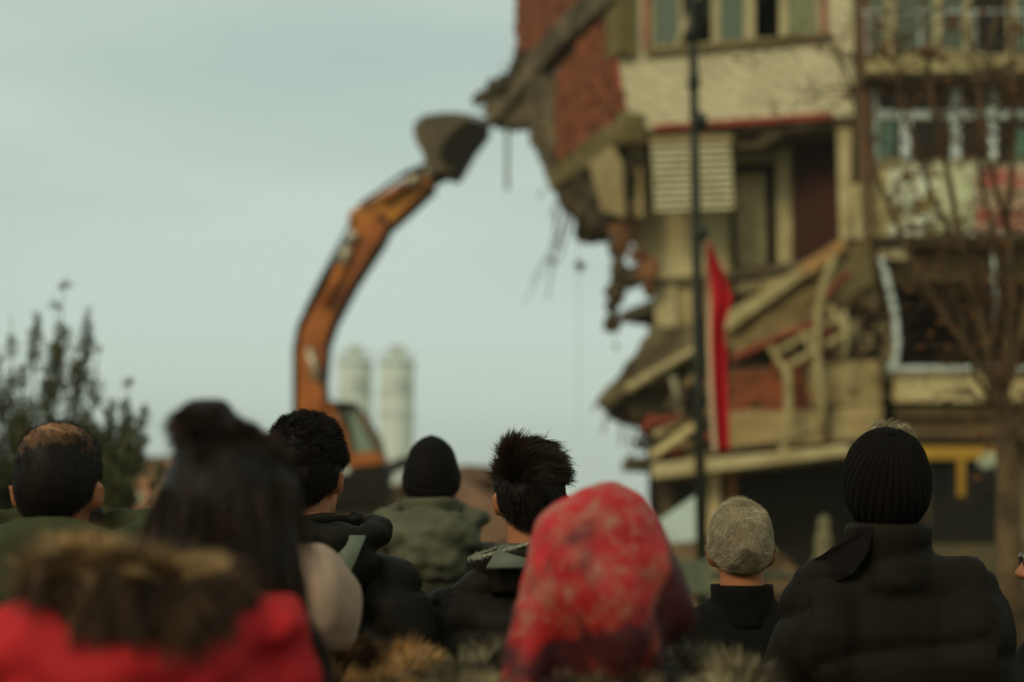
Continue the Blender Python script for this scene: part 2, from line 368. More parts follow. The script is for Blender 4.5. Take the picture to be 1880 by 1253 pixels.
o = mk('rubble', m, concrete, A); o['kind'] = 'stuff'
m = MB(); m.beam(fa(1196,838,.1), fa(1295,768,.1), .2, .15); m.beam(fa(1200,800,.2), fa(1260,770,.2), .2, .1)
mk('leaning_beam', m, plasterd, A, bevel=.02)
m = MB(); m.beam(fa(1235,690,.1), fa(1247,760,.1), .12, .13); mk('broken_sill', m, M('dusty_white', (.5,.5,.4)), A, bevel=.02)
rr = random.Random(91)
for i in range(34):
    x = rr.uniform(1112,1315); y = max(rr.uniform(690,850), 905-(x-1085)*1.15)
    if y > 850: continue
    a = fa(x, y, rr.uniform(-.1,.4)); an = rr.uniform(-.9,1.2); ln = rr.uniform(.15,.5)
    b = a + Vector((cos(an)*ln, rr.uniform(-.2,.2), sin(an)*ln)); m = MB(); m.beam(a, b, rr.uniform(.1,.3), rr.uniform(.04,.12))
    mk('slab_fragment', m, rr.choice((concrete, concd, plasterd, concd, plaster, trimr)), A, bevel=.012)
for i in range(16):
    x = rr.uniform(1345,1590); a = fa(x, 655-(x-1345)*.25+rr.uniform(-10,25), rr.uniform(-.1,.2)); an = rr.uniform(-.6,.9); ln = rr.uniform(.15,.5)
    m = MB(); m.beam(a, a + Vector((cos(an)*ln, rr.uniform(-.1,.1), sin(an)*ln)), rr.uniform(.08,.2), rr.uniform(.03,.09))
    mk('slab_fragment', m, rr.choice((concrete, concd, plasterd, wood, trimr)), A, bevel=.012)
# diagonal collapsed slab to the right of the pole
mk('slab_top_edge', MB().prism([fa(*p, -.45) for p in [(1322,583),(1545,440),(1556,452),(1500,492),(1335,610)]], FA.n*.35), woodl, A, bevel=.03)
mk('slab_top_edge', MB().prism([fa(*p, -.47) for p in [(1455,495),(1545,437),(1556,455),(1490,505)]], FA.n*.1), wood, A, bevel=.02)
rough('collapsed_slab', MB().prism([fa(*p, -.2) for p in [(1330,608),(1500,495),(1560,452),(1604,440),(1606,520),(1562,566),(1488,592),(1352,660),(1336,640)]], FA.n*1.2), M('dusty_ochre', (.27,.20,.10), col2=(.15,.11,.05), scale=2.5), A, .08, .1, 2.5)
m = MB(); m.beam(fa(1345,658,-.3), fa(1500,590,-.3), .2, .08); m.beam(fa(1500,562,-.25), fa(1560,500,-.25), .2, .08); mk('red_strip', m, trimr, A)
mk('leaning_panel', MB().prism([fa(*p, -.3) for p in [(1520,490),(1598,448),(1603,520),(1540,560)]], FA.n*.12), M('olive_panel', (.17,.14,.07)), A, bevel=.02)
polyA('diag_ledge', [(1345,640),(1598,530),(1600,548),(1350,668)], plasterd, .5, .3)
# white window frame tumbled
m = lambda: MB()
T = lambda a, b, wd=.1, off=-.55: mk('frame_bar', MB().beam(fa(*a, off), fa(*b, off), .06, wd), woodl, A, bevel=.01)
T((1418,650),(1548,578)); T((1440,676),(1562,606)); T((1414,636),(1452,700), .11, -.6); T((1470,608),(1508,664), .11, -.6); T((1522,562),(1560,618), .11, -.6)
for pts, r in (([(1440,668),(1447,700),(1449,770),(1440,820),(1436,860)], .085),([(1532,470),(1512,520),(1503,570),(1500,650),(1508,730),(1512,800)], .07),([(1550,570),(1556,610),(1548,660)], .05)):
    P = [fa(x, y, -.7) for x, y in pts]
    mk('dangling_cloth_strip', MB().tube(P, [r*.8]+[r]*(len(P)-2)+[r*.7], 8), woodl if r > .06 else framec, A, smooth=True)
m = MB(); rr = random.Random(5)
for i in range(62):
    s = rr.uniform(.05,.16); m.chunk(fa(rr.uniform(1545,1640), rr.uniform(560,730), rr.uniform(-.2,.4)), (s, s, s*rr.uniform(.6,1.6)), i+300, 10)
o = mk('rubble', m, M('pale_rubble', (.3,.26,.17), col2=(.14,.11,.06)), A); o['kind'] = 'stuff'
m = MB()
for i in range(26):
    s = rr.uniform(.05,.14); x = rr.uniform(1340,1600); m.chunk(fa(x, 672-(x-1340)*.04-rr.uniform(0,14), rr.uniform(-.1,.3)), (s*1.4, s, s*.7), i+400, 10)
o = mk('rubble', m, M('red_rubble', (.28,.12,.07), col2=(.14,.08,.05)), A); o['kind'] = 'stuff'
bricks('brick_parapet', [(1338,676),(1484,666),(1484,748),(1338,758)], FA, -.15, A, seed=9)
polyA('parapet', [(1338,757),(1622,743),(1622,806),(1338,824)], plaster, .3, -.2, rg=(.07,.05,2))
polyA('parapet', [(1484,668),(1612,660),(1622,744),(1484,750)], plaster, .3, -.17, rg=(.07,.06,2))
polyA('post', [(1510,735),(1522,734),(1522,808),(1510,809)], brownp, .08, -.3)
polyA('canopy_slab', [(1196,852),(1562,816),(1562,836),(1196,880)], plaster2, 2.2, -1.0, bevel=.03)
mk('bent_bar', MB().tube([fa(1330,826,-1.05), fa(1440,812,-1.1), fa(1520,786,-1.05)], .025, 6), steel, A)
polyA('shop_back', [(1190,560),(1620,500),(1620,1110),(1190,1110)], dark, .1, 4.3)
polyA('shop_back', [(1200,878),(1600,846),(1600,1120),(1200,1120)], M('dark_shop_void', (.035,.026,.013), scale=1), .1, 1.4)  # dark void below the canopy, its shade painted as a near-black sheet
polyA('ground_column', [(1300,868),(1322,866),(1322,1110),(1300,1110)], plasterd, .3, -.3)
polyA('ground_column', [(1335,866),(1350,865),(1352,1110),(1338,1110)], M('orange_brown', (.28,.12,.04)), .25, -.3)
polyA('ground_column', [(1212,878),(1235,876),(1235,1110),(1212,1110)], concd, .3, .0)
polyA('party_pilaster', [(1568,-250),(1590,-250),(1612,450),(1612,560),(1578,560)], M('pilaster', (.17,.13,.075), col2=(.10,.075,.04), scale=2), .5, -.12)
polyA('pilaster_stripe', [(1576,-250),(1584,-250),(1596,330),(1586,330)], M('faded_red', (.17,.065,.04)), .05, -.16)
polyA('white_pier', [(1562,340),(1580,338),(1584,440),(1570,440)], plaster2, .2, -.2)
polyA('side_return', [(1620,240),(1640,240),(1640,1110),(1620,1110)], dark, 4, .4)
# floor slabs that reach back (real depth seen from the side)
def plate(name, z, th, pts, mat): m = MB(); m.prism([(p[0], p[1], z) for p in pts], (0,0,-th)); return mk(name, m, mat, A)
ca = C0 + SA.n*.4 + FA.n*.3; ce = SA.on(1012,300) + SA.n*.5; fe = FA.on(1562,300,.4); be = fe + Vector((1.2,9,0))
for z in (15.2, 12.2, 9.35): plate('floor_slab', z, .22, [ca, fe, be, ce], concrete)
plate('floor_slab', 6.15, .22, [FA.on(1200,500,1.9), FA.on(1600,500,1.0), be, ce + Vector((1,0,0))], concrete)
plate('floor_slab', 2.95, .22, [FA.on(1200,500,.6), FA.on(1600,500,.4), be, ce + Vector((1,0,0))], concrete)

# loose chunks in the air
tag(mk('falling_chunk', MB().chunk(sa(1065,487,-.3), (.11,.1,.17), 77), concd), 'largest dark lump of rubble falling through the air left of the hanging debris', 'rubble chunk', 'falling rubble')
tag(mk('falling_chunk', MB().chunk(fa(1131,636,-.3), (.07,.07,.09), 78), concrete), 'small grey crumb falling below the hanging debris', 'rubble chunk', 'falling rubble')

# ============================================================= building B (intact neighbour)
FB = Plane((5.8, 25.45), (9, 25.45))
B = root('neighbour_building', (8.5, 28, 0), 'brown and cream apartment block behind the bare tree, with a leafy banner across its front', 'building')
def fb(px, py, off=0): return FB.on(px, py, off)
def pb(name, x0, y0, x1, y1, mat, th=.2, off=0, bevel=0, dy=0):
    return polyA(name, [(x0,y0),(x1,y0+dy),(x1,y1+dy),(x0,y1)], mat, th, off, plane=FB, par=B, bevel=bevel)
XR = 2120
pb('window_rail', 1590, -100, XR, -85, framec, .12)
for x0, x1 in ((1590,1604),(1622,1645),(1714,1728),(1768,1784),(1850,1866),(1960,1976),(2060,2076)): pb('mullion', x0, -84.5, x1, 99.5, framec, .1, .03)
for x0, x1, mt in ((1604,1622,pane_g),(1645,1714,pane_g),(1728,1768,pane_g),(1784,1850,pane_d),(1866,1960,pane_g),(1976,2060,pane_d)): pb('pane', x0, -84, x1, 99, mt, .03, .06)
pb('upper_wall', 1590, -300, XR, -100.5, cream, .3)
pb('balcony_parapet', 1592, 100, XR, 131, cream, .2, -.3)
m = MB(); m.beam(fb(1705,88,-.5), fb(1890,114,-.5), .05, .07); mk('slipped_rail', m, framec, B)
r_ = mk('balcony_rail', MB().tube([fb(1582,22,-.5), fb(XR,22,-.5)], .022, 6), framew, B)
for x in (1592,1690,1790,1890,1990): mk('baluster', MB().tube([fb(x,22.5,-.5), fb(x,100,-.5)], .015, 6), framew, B)
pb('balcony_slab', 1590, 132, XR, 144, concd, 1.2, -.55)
pb('lintel', 1590, 144.5, XR, 161, M('brown_lintel', (.16,.075,.035), col2=(.09,.04,.02), scale=4), .3, -.1)
pb('window_stile', 1597, 162, 1613, 312, framew, .14, -.03, .01)
pb('window_transom', 1613.5, 203, XR, 218, framew, .1, .0, .01)
for x0, x1, y0 in ((1655,1673,218.5),(1748,1764,162),(1818,1831,162),(1905,1920,162),(2000,2015,162)):
    pb('mullion', x0, y0, x1, 292, framew, .13, -.02, .01)
pb('pane', 1613, 218.5, 1642, 292, pane_t, .02, .05); pb('pane', 1642, 218.5, 1655, 292, pane_d, .02, .05)
for x0, x1 in ((1673,1748),(1764,1818),(1831,1905),(1920,2000)): pb('pane', x0, 162, x1, 292, pane_d, .02, .06)
pb('pane', 1613, 162, 1748, 203, pane_d, .02, .062)
pb('pane', 1858, 230, 1900, 292, pane_t, .02, .04)
pb('window_sill', 1613, 292.5, XR, 298, framec, .2, -.1)
pb('band_wall', 1606, 299, XR, 434, cream, .3, .0)
# banner
bm_ = M('banner_print', (.72,.80,.78), col2=(.20,.15,.06), scale=3.4, bump=.05, lo=.44, hi=.54, detail=6)
ban = mk('banner', MB().prism([fb(*p, -.06) for p in [(1632,300),(XR,300),(XR,432),(1632,432)]], FB.n*.03), bm_, B)
pb('banner_panel', 1715, 306, 1788, 425, M('banner_pale', (.6,.66,.53), col2=(.42,.45,.3), scale=2.5, lo=.3, hi=.6), .01, -.08)
pb('banner_panel', 1790, 306, XR, 426, M('banner_pink_ground', (.55,.45,.38), col2=(.3,.16,.12), scale=4, lo=.3, hi=.55), .01, -.078)
redp = M('banner_red', (.6,.03,.08), col2=(.45,.05,.07))
rr = random.Random(21)
for row, (y0, y1) in enumerate(((313,343),(386,420))):
    x = 1796; m = MB()
    while x < XR-20:
        w_ = rr.choice((10,13,16)); k = rr.random()
        m.prism([fb(*p, -.1) for p in [(x,y0),(x+4.5,y0),(x+4.5,y1),(x,y1)]], FB.n*.006)
        if k > .3: m.prism([fb(*p, -.1) for p in [(x+5,y0),(x+w_,y0),(x+w_,y0+7),(x+5,y0+7)]], FB.n*.006)
        if k < .8: m.prism([fb(*p, -.1) for p in [(x+5,y1-7),(x+w_,y1-7),(x+w_,y1),(x+5,y1)]], FB.n*.006)
        if k > .5: m.prism([fb(*p, -.1) for p in [(x+5,(y0+y1)/2-3),(x+w_,(y0+y1)/2-3),(x+w_,(y0+y1)/2+3),(x+5,(y0+y1)/2+3)]], FB.n*.006)
        x += w_ + 5
    mk('banner_lettering', m, redp, B)
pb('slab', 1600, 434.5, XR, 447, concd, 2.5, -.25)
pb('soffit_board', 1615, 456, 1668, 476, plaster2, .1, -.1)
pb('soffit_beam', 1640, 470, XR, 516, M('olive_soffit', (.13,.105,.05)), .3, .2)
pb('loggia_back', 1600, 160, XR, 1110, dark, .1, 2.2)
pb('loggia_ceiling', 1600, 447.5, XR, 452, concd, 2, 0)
mk('drain_pipe', MB().tube([fb(1620,474,-.2), fb(1630,520,-.2), fb(1642,570,-.2), fb(1648,630,-.2), fb(1643,662,-.2), fb(1632,682,-.2)], .06, 10), framew, B, smooth=True)
mk('drain_pipe', MB().tube([fb(1828,455,-.1), fb(1828,588,-.1)], .055, 10), framew, B, smooth=True)
pb('loggia_rail', 1640, 672, XR, 680, framew, .08, -.3); pb('loggia_rail', 1640, 682, XR, 688, framec, .3, -.3)
pb('loggia_parapet', 1645, 689, XR, 738, plasterd, .2, -.2)
pb('lower_beam', 1650, 745, XR, 766, M('ochre_board', (.2,.15,.07)), .3, .0); pb('lower_wall', 1640, 766.5, XR, 776, dark, .3, .1)
pb('lower_beam', 1640, 777, XR, 806, M('brown_board', (.15,.10,.05)), .3, .0)
pb('shop_soffit', 1610, 806.5, XR, 818, dark, 2, -.2)
yl = M('yellow_sign_paint', (.48,.29,.04), col2=(.36,.2,.02), rough=.5)
pb('yellow_sign_frame', 1680, 820, 1832, 844, yl, .12, -.4, .01); pb('yellow_sign_post', 1759, 844.5, 1772, 912, yl, .08, -.38, .01)
m = MB()
for i in range(9): m.chunk(fb(1800+rr.uniform(0,36), 834+rr.uniform(0,28), -.5), (.09,.03,.09), i+500, 9)
mk('lamp_blob', m, M('bluish_white', (.55,.66,.62)), B)  # blue-white lamp spot shaped from pale chunks, gives no light
pb('shop_window', 1640, 845, 1835, 1110, pane_d, .03, .4)
for x in (1640,1700,1835): pb('shop_mullion', x, 845, x+8, 1110, concd, .1, .33)
pb('shop_wall', 1843.5, 819, XR, 1110, M('pale_shop_wall', (.2,.16,.09), col2=(.12,.09,.05)), .2, .3)
pb('shop_plinth', 1640, 1000, XR, 1120, M('beige_plinth', (.13,.105,.06)), .2, .15)
m = MB(); m.prism([fb(1600,-300,.5), fb(1600,1150,.5), fb(XR,1150,.5), fb(XR,-300,.5)], FB.n*.1)
m = MB(); m.box((11.5, 32, 7.5), (9.5, 8, 15)); mk('rear_mass', m, plasterd, B)
# ============================================================= excavator
EY = 34.2
PE = Plane((0, EY), (1, EY))
def pe(px, py, off=0): return PE.on(px, py, off)
E = root('excavator', (pe(610,900).x, EY, 0), 'orange demolition excavator with its long arm raised and bucket biting the torn building', 'excavator')
org = M('worn_orange_paint', (.54,.175,.018), col2=(.26,.068,.010), rough=.55, scale=1.3, bump=.1)
blk = M('black_steel', (.018,.014,.008), rough=.7, spec=.1); bks = M('bucket_steel', (.15,.12,.07), col2=(.07,.055,.03), rough=.6, scale=2)
chrome = M('chrome_rod', (.62,.55,.5), rough=.3, col2=(.5,.45,.4), metal=.4)
def part(name, pts, mat, th=.5, off=-.25, bevel=.03, par=E):
    return mk(name, MB().prism([pe(x, y, off) for x, y in pts], PE.n*th), mat, par, bevel=bevel)
boom = part('boom', [(541,800),(541,640),(549,598),(566,566),(598,512),(640,438),(655,408),(690,398),(712,412),(700,440),(650,516),(612,590),(598,630),(592,700),(600,800)], org, .62, -.31, .05)
part('boom_edge', [(541,800),(537,790),(537,640),(545,596),(562,562),(594,508),(638,432),(644,440),(600,516),(570,572),(553,604),(546,642),(546,800)], blk, .66, -.33, .01)
part('boom_edge', [(712,412),(716,420),(704,446),(655,520),(617,592),(603,632),(597,700),(604,800),(598,800),(591,700),(597,629),(610,588),(648,514),(697,440)], blk, .66, -.33, .01)
part('stick', [(638,398),(645,384),(672,372),(742,330),(776,314),(792,322),(794,340),(770,362),(722,408),(706,420),(692,408),(672,410),(655,424),(640,418)], M('stick_orange_paint', (.66,.27,.022), col2=(.32,.11,.012), rough=.5, scale=1.6, bump=.1), .5, -.25, .05)
part('stick_edge', [(775,362),(796,340),(800,346),(762,382),(722,418),(706,426),(704,418),(722,408)], blk, .5, -.25, .01)
part('pivot_plate', [(688,396),(702,392),(714,404),(708,428),(692,428),(684,412)], blk, .56, -.28, .02)
part('linkage', [(770,318),(812,298),(845,306),(842,318),(806,332),(782,352),(776,340)], blk, .4, -.2, .02)
part('linkage', [(742,322),(752,314),(790,300),(806,294),(806,302),(765,322),(748,334)], blk, .2, -.34, .01)
def cyl(a, b, r, mat, nm, off=-.4):
    mk(nm, MB().tube([pe(*a, off), pe(*b, off)], r, 12), mat, E, smooth=True)
cyl((700,368), (748,338), .12, org, 'hydraulic_cylinder'); cyl((748,338), (770,324), .13, chrome, 'hydraulic_rod')
cyl((782,320), (802,308), .14, chrome, 'hydraulic_rod')
cyl((645,444), (652,426), .13, chrome, 'hydraulic_rod'); cyl((628,488), (640,452), .12, chrome, 'hydraulic_rod'); cyl((598,560), (628,488), .12, org, 'hydraulic_cylinder')
cyl((568,640), (584,706), .1, chrome, 'hydraulic_rod'); cyl((584,706), (590,790), .14, org, 'hydraulic_cylinder')
mk('hose', MB().tube([pe(560,570,-.4), pe(590,510,-.45), pe(632,432,-.4), pe(650,400,-.4)], .04, 6), blk, E, smooth=True)
mk('hose', MB().tube([pe(660,376,-.4), pe(700,350,-.4), pe(744,318,-.4), pe(790,300,-.4)], .05, 6), blk, E, smooth=True)
# bucket: curved shell swept across its width + two side plates + teeth
prof = [(893,226),(868,217),(838,212),(805,213),(780,217),(766,228),(764,246),(772,266),(782,282),(784,300),(800,312),(838,312)]
m = MB(); k = len(prof)
for off in (-.7, .7):
    for x, y in prof: m.v.append(pe(x, y, off))
for i in range(k-1): m.f.append((i, i+1, k+i+1, k+i))
bk = mk('bucket', m, bks, E, smooth=False, solid=.07)
for off in (-.72, .66):
    part('bucket_side', [(868,217),(838,212),(805,213),(780,217),(766,228),(764,246),(772,266),(782,282),(784,300),(800,312),(824,312),(806,290),(813,262),(836,236)] if off < 0 else [(893,226),(838,212),(780,217),(766,228),(764,246),(782,282),(784,300),(800,312),(838,312),(856,290),(868,262)], bks, .06, off, .01)
part('bucket_inner', [(899,226),(868,219),(838,238),(816,262),(808,290),(826,313),(842,313),(856,290),(870,264)], blk, 1.3, -.69, .02)
for i in range(5):
    a = pe(884,226,-.65+i*.3); b = pe(902,222,-.65+i*.3); m = MB(); m.beam(a, b, .12, .16); mk('tooth', m, bks, E)
# cab
cg = glass('cab_glass', (.22,.30,.26), .1)
part('cab_frame', [(600,738),(616,736),(622,760),(640,800),(652,852),(600,852)], org, 1.6, -.5, .04)
part('cab_roof', [(604,736),(650,738),(656,750),(612,752)], blk, 1.7, -.55, .03)
part('cab_frame', [(654,748),(664,756),(690,800),(698,832),(690,834),(680,804),(656,764)], M('cab_pillar', (.2,.13,.09)), 1.6, -.5, .02)
part('cab_window', [(616,752),(650,752),(679,806),(688,830),(648,832),(632,780)], cg, 1.5, -.42, .01)
part('cab_pillar', [(628,754),(636,754),(650,832),(642,832)], blk, .08, -.5, .01)
part('cab_base', [(640,832),(700,830),(704,852),(640,862)], org, 1.7, -.5, .04)
part('engine_housing', [(530,800),(600,790),(604,870),(530,870)], org, 2.4, .3, .06)
part('counterweight', [(640,852),(706,850),(706,880),(640,884)], blk, 2.4, -.5, .06)
for off in (-1.0, 1.6):
    part('track', [(528,888),(548,872),(700,872),(718,888),(716,915),(700,926),(548,926),(528,912)], blk, .6, off, .05)
part('undercarriage', [(560,868),(690,868),(690,900),(560,900)], blk, 2.4, -.6, .03)

# rubble mound under it
def mound(name, c, rx, ry, h, mat, label, cat, seed, n=60, kind='structure'):
    m = MB(); rr = random.Random(seed); k = 46; q = 30
    for i in range(k+1):
        for j in range(q+1):
            u = i/k*2-1; v = j/q*2-1; r = sqrt(u*u+v*v)
            z = h*max(0, 1-r**1.6)*(1+.35*noise.noise(Vector((u*3+seed, v*3, 0)))) + .12*noise.noise(Vector((u*12, v*12, seed))) - .15
            m.v.append(Vector((c[0]+u*rx, c[1]+v*ry, z)))
    for i in range(k):
        for j in range(q): a = i*(q+1)+j; m.f.append((a, a+q+1, a+q+2, a+1))
    for i in range(n):
        u, v = rr.uniform(-.8,.8), rr.uniform(-.9,.2); r = sqrt(u*u+v*v)
        if r > 1: continue
        s = rr.uniform(.1,.45); m.chunk((c[0]+u*rx, c[1]+v*ry, h*max(0,1-r**1.6)+s*.2), (s, s*.8, s*.6), seed*1000+i, 9)
    return tag(mk(name, m, mat), label, cat, kind=kind)
rubm = M('rubble_dust', (.27,.19,.12), col2=(.12,.075,.045), scale=1.2, bump=.5, bscale=6)
mound('rubble_mound', (-4.3, 35.2), 6.0, 4.6, 2.35, rubm, None, None, 3)
mound('rubble_mound', (-1.6, 38.5), 5.0, 4.5, 3.0, M('pinkish_rubble', (.30,.17,.12), col2=(.14,.08,.05), scale=.8, bump=.5, bscale=6), None, None, 5, 80)
mound('rubble_mound', (3.0, 27.2), 3.0, 3.0, 1.9, rubm, None, None, 8, 60)
# beams poking out of the mound
o = mk('fallen_beam', MB().beam(at(700,868,36), at(748,846,37), .3, .25), concd, None, bevel=.03); tag(o, 'dark beam lying slanted on the rubble mound right of the excavator cab', 'beam')

# ============================================================= silos
sil = M('silo_paint', (.68,.73,.60), col2=(.62,.67,.55), scale=.1, bump=0, tone=False)
sgr = M('silo_grey', (.56,.60,.50), scale=.2, bump=0, tone=False)
for i, (px, lab) in enumerate(((650,'left one of the two pale cement silos, partly hidden by the excavator cab'),(728,'right one of the two pale cement silos, standing clear against the sky'))):
    c = at(px, 800, 150); rd = 31*150/F; zt = at(px, 668, 150).z; z0 = 4
    s = root('silo', (c.x, 150, 0), lab, 'silo', 'pale silos on the skyline')
    mk('shell', MB().tube([(c.x,150,z0),(c.x,150,zt)], rd, 40), sil, s, smooth=False)
    for z in (zt-.1, zt-3.1, zt-5.5, zt-10.5): mk('ring', MB().tube([(c.x,150,z-.09),(c.x,150,z+.09)], rd+.12, 40), sgr, s)
    m = MB(); m.tube([(c.x,150,zt+.1),(c.x,150,zt+.9)], [rd, rd*.35], 32); mk('roof', m, sil, s)
    mk('filter_housing', MB().box((c.x,149.8,zt+1.1), (1.5,1.2,1.5)), sgr, s, bevel=.1)
    for k in range(9): a = 2*pi*k/9; mk('rail_post', MB().tube([(c.x+rd*cos(a),150+rd*sin(a),zt),(c.x+rd*cos(a),150+rd*sin(a),zt+1.1)], .05, 5), sgr, s)
    mk('rail', MB().tube([(c.x+rd*cos(2*pi*k/24),150+rd*sin(2*pi*k/24),zt+1.1) for k in range(25)], .05, 5), sgr, s)
    m = MB()
    for k in range(5): m.box((c.x+(k-2)*.45+.3,150-rd*cos(math.asin((k-2)*.45/rd))-.06,at(px,705,150).z), (.3,.06,.95))
    mk('faded_lettering', m, sgr, s)
    for k in range(4): a = pi/4+pi/2*k; mk('leg', MB().tube([(c.x+rd*.8*cos(a),150+rd*.8*sin(a),0),(c.x+rd*.8*cos(a),150+rd*.8*sin(a),z0+.2)], .18, 8), sgr, s)
    mk('ladder', MB().box((c.x+rd*.72,150-rd*.72,(zt+z0)/2), (.35,.08,zt-z0)), sgr, s)

# ============================================================= far pink building
PK = Plane((-22, 74), (-14, 74)); q = root('pink_building', (PK.on(230,900).x, 78, 0), 'salmon pink apartment block with pale windows between the shrub and the long-haired woman', 'building')
pink = M('salmon_render', (.62,.26,.17), col2=(.5,.2,.13), scale=.3, bump=0); 
def pp(nm, x0, y0, x1, y1, mt, th, off=0): return mk(nm, MB().prism([PK.on(*p, off) for p in ((x0,y0),(x1,y0),(x1,y1),(x0,y1))], PK.n*th), mt, q)
pp('wall', 150, 885, 330, 1060, pink, 8); pp('upper_wall', 150, 850, 330, 884, M('tan_render', (.36,.25,.15), bump=0, scale=.4), 8, .6)
pp('roof', 140, 838, 345, 849, M('roof_dark', (.12,.09,.05), bump=0), 9, 0)
for yy in (902, 948, 990):
    for xx in (170, 196, 222, 250, 278, 306):
        f = pp('window', xx, yy, xx+15, yy+24, M('pale_window', (.36,.42,.36), bump=0), .1, -.06)
    pp('string_course', 150, yy-10, 330, yy-7, M('pale_pink', (.66,.38,.28), bump=0), .1, -.1)
q2 = root('tiled_house', (-12.5, 66, 0), 'low house with a brown tiled roof far behind the long-haired woman', 'house')
P2 = Plane((-20, 62), (-10, 62))
mk('wall', MB().prism([P2.on(*p) for p in ((285,862),(372,862),(372,1060),(285,1060))], (0,8,0)), M('tan_wall', (.3,.2,.12), bump=0), q2)
m = MB(); a, b, c_, d = [P2.on(*p, -.4) for p in ((276,862),(382,862),(372,838),(290,838))]; m.prism([a, b, c_+Vector((0,4,0)), d+Vector((0,4,0))], (0,.2,.25)); mk('roof', m, M('brown_tiles', (.25,.12,.07), bump=0), q2)
mk('window', MB().prism([P2.on(*p, -.05) for p in ((310,890),(330,890),(330,920),(310,920))], (0,.1,0)), pane_d, q2)
q3 = root('grey_block', (-3.2, 121, 0), 'small pale grey building low on the skyline beside the young man with tousled hair', 'building')
P3_ = Plane((-5, 120), (0, 120))
mk('wall', MB().prism([P3_.on(*p) for p in ((872,955),(905,955),(905,1000),(872,1000))], (0,6,0)), M('hazy_wall', (.35,.37,.3), bump=0), q3)
mk('roof', MB().prism([P3_.on(*p, -.3) for p in ((869,951),(908,951),(908,954.5),(869,954.5))], (0,6.6,0)), sgr, q3)
for xx in (877,888,898): mk('window', MB().prism([P3_.on(*p, -.1) for p in ((xx,960),(xx+4,960),(xx+4,968),(xx,968))], (0,.08,0)), pane_d, q3)

# things at street level seen in the gaps
tp = mk('tarpaulin', MB().prism([at(*p, 22) for p in ((1204,962),(1286,906),(1291,912),(1291,992),(1216,1000))], (0,.25,0)), M('pale_tarpaulin', (.6,.78,.95), col2=(.48,.6,.7), scale=1.5), None, bevel=.01)
tag(tp, 'pale bluish tarpaulin draped over rubble at the foot of the lamp post', 'tarpaulin')
tp = rough('sand_heap', MB().ell((at(1512,1010,19).x, 19, 1.0), (.13,.2,.75)), M('pale_dust', (.22,.2,.13), scale=4), None, .05, .06, 5)
tag(tp, 'pale pointed heap standing in front of the dark shop, left of the knitted hat', 'heap')
rl = root('street_railing', (2.5, 13, 0), 'dull green railing across the pavement behind the grey-haired man', 'railing')
grn = M('dull_green_paint', (.05,.065,.04), rough=.6)
for z in (1.15, .75, .2): mk('rail', MB().tube([(.9,13,z),(5.2,13,z)], .03, 8), grn, rl, smooth=True)
for x in np.arange(.9, 5.3, .43): mk('post', MB().tube([(x,13,0),(x,13,1.17)], .025, 8), grn, rl, smooth=True)
sb = root('notice_panel', (at(1255,1060,12.5).x, 12.5, 0), 'pale weathered panel fixed to the green railing beside the lamp post', 'panel')
mk('board', MB().box((at(1255,1060,12.5).x,12.7,1.15), (.55,.04,.3)), M('weathered_panel', (.16,.19,.15), scale=5), sb, bevel=.01)
mk('leg', MB().box((at(1255,1060,12.5).x,12.74,.5), (.05,.03,1.0)), grn, sb)

# ============================================================= dusty air
hz = MB().box((0, 69, 16), (190, 186, 34.2)); hz = mk('haze', hz, None); tag(hz, kind='stuff')
hm = bpy.data.materials.new('dusty_air'); hm.use_nodes = True; n_ = hm.node_tree.nodes; n_.clear()
po = n_.new('ShaderNodeOutputMaterial'); pv = n_.new('ShaderNodeVolumePrincipled'); pv.inputs['Density'].default_value = HAZE; pv.inputs['Color'].default_value = (1,.95,.82,1)
pv.inputs['Anisotropy'].default_value = .3
hm.node_tree.links.new(pv.outputs[0], po.inputs['Volume']); hz.data.materials.append(hm)

# ============================================================= lamp post + flag
PY = 15.0; X = at(1288,1000,PY).x
lp = root('lamp_post', (X, PY, 0), 'tall dark lamp post carrying the long red flag, in front of the torn building', 'lamp post')
pm = M('dark_green_black_paint', (.022,.026,.015), rough=.55, bump=.05)
zt = at(1275,-60,PY).z
mk('shaft', MB().tube([(X,PY,0),(X,PY,at(1290,700,PY).z),(X,PY,at(1290,60,PY).z),(X,PY,zt)], [.065,.055,.048,.046], 16), pm, lp, smooth=True)
mk('base_collar', MB().tube([(X,PY,0),(X,PY,.5),(X,PY,.6)], [.13,.12,.07], 16), pm, lp, smooth=True)
z = at(1290,60,PY).z; mk('sleeve', MB().tube([(X,PY,z-.12),(X,PY,z),(X,PY,z+.35)], [.05,.06,.055], 16), pm, lp, smooth=True)
for yy, r in ((225,.095),(430,.085)): z = at(1290,yy,PY).z; mk('clamp', MB().ell((X+.05,PY-.02,z), (r,r,r*1.1)), pm, lp, smooth=True)
z = at(1290,152,PY).z; mk('clamp', MB().ell((X,PY-.02,z), (.07,.07,.14)), pm, lp, smooth=True)
for a, b in (((1290,70),(1262,-60)),((1290,78),(1304,-40))): mk('arm', MB().tube([at(*a, PY-.06), at(*b, PY-.06)], .025, 8), pm, lp, smooth=True)
mk('lamp_head', MB().ell((X,PY,zt+.15), (.32,.32,.16)), pm, lp, smooth=True)
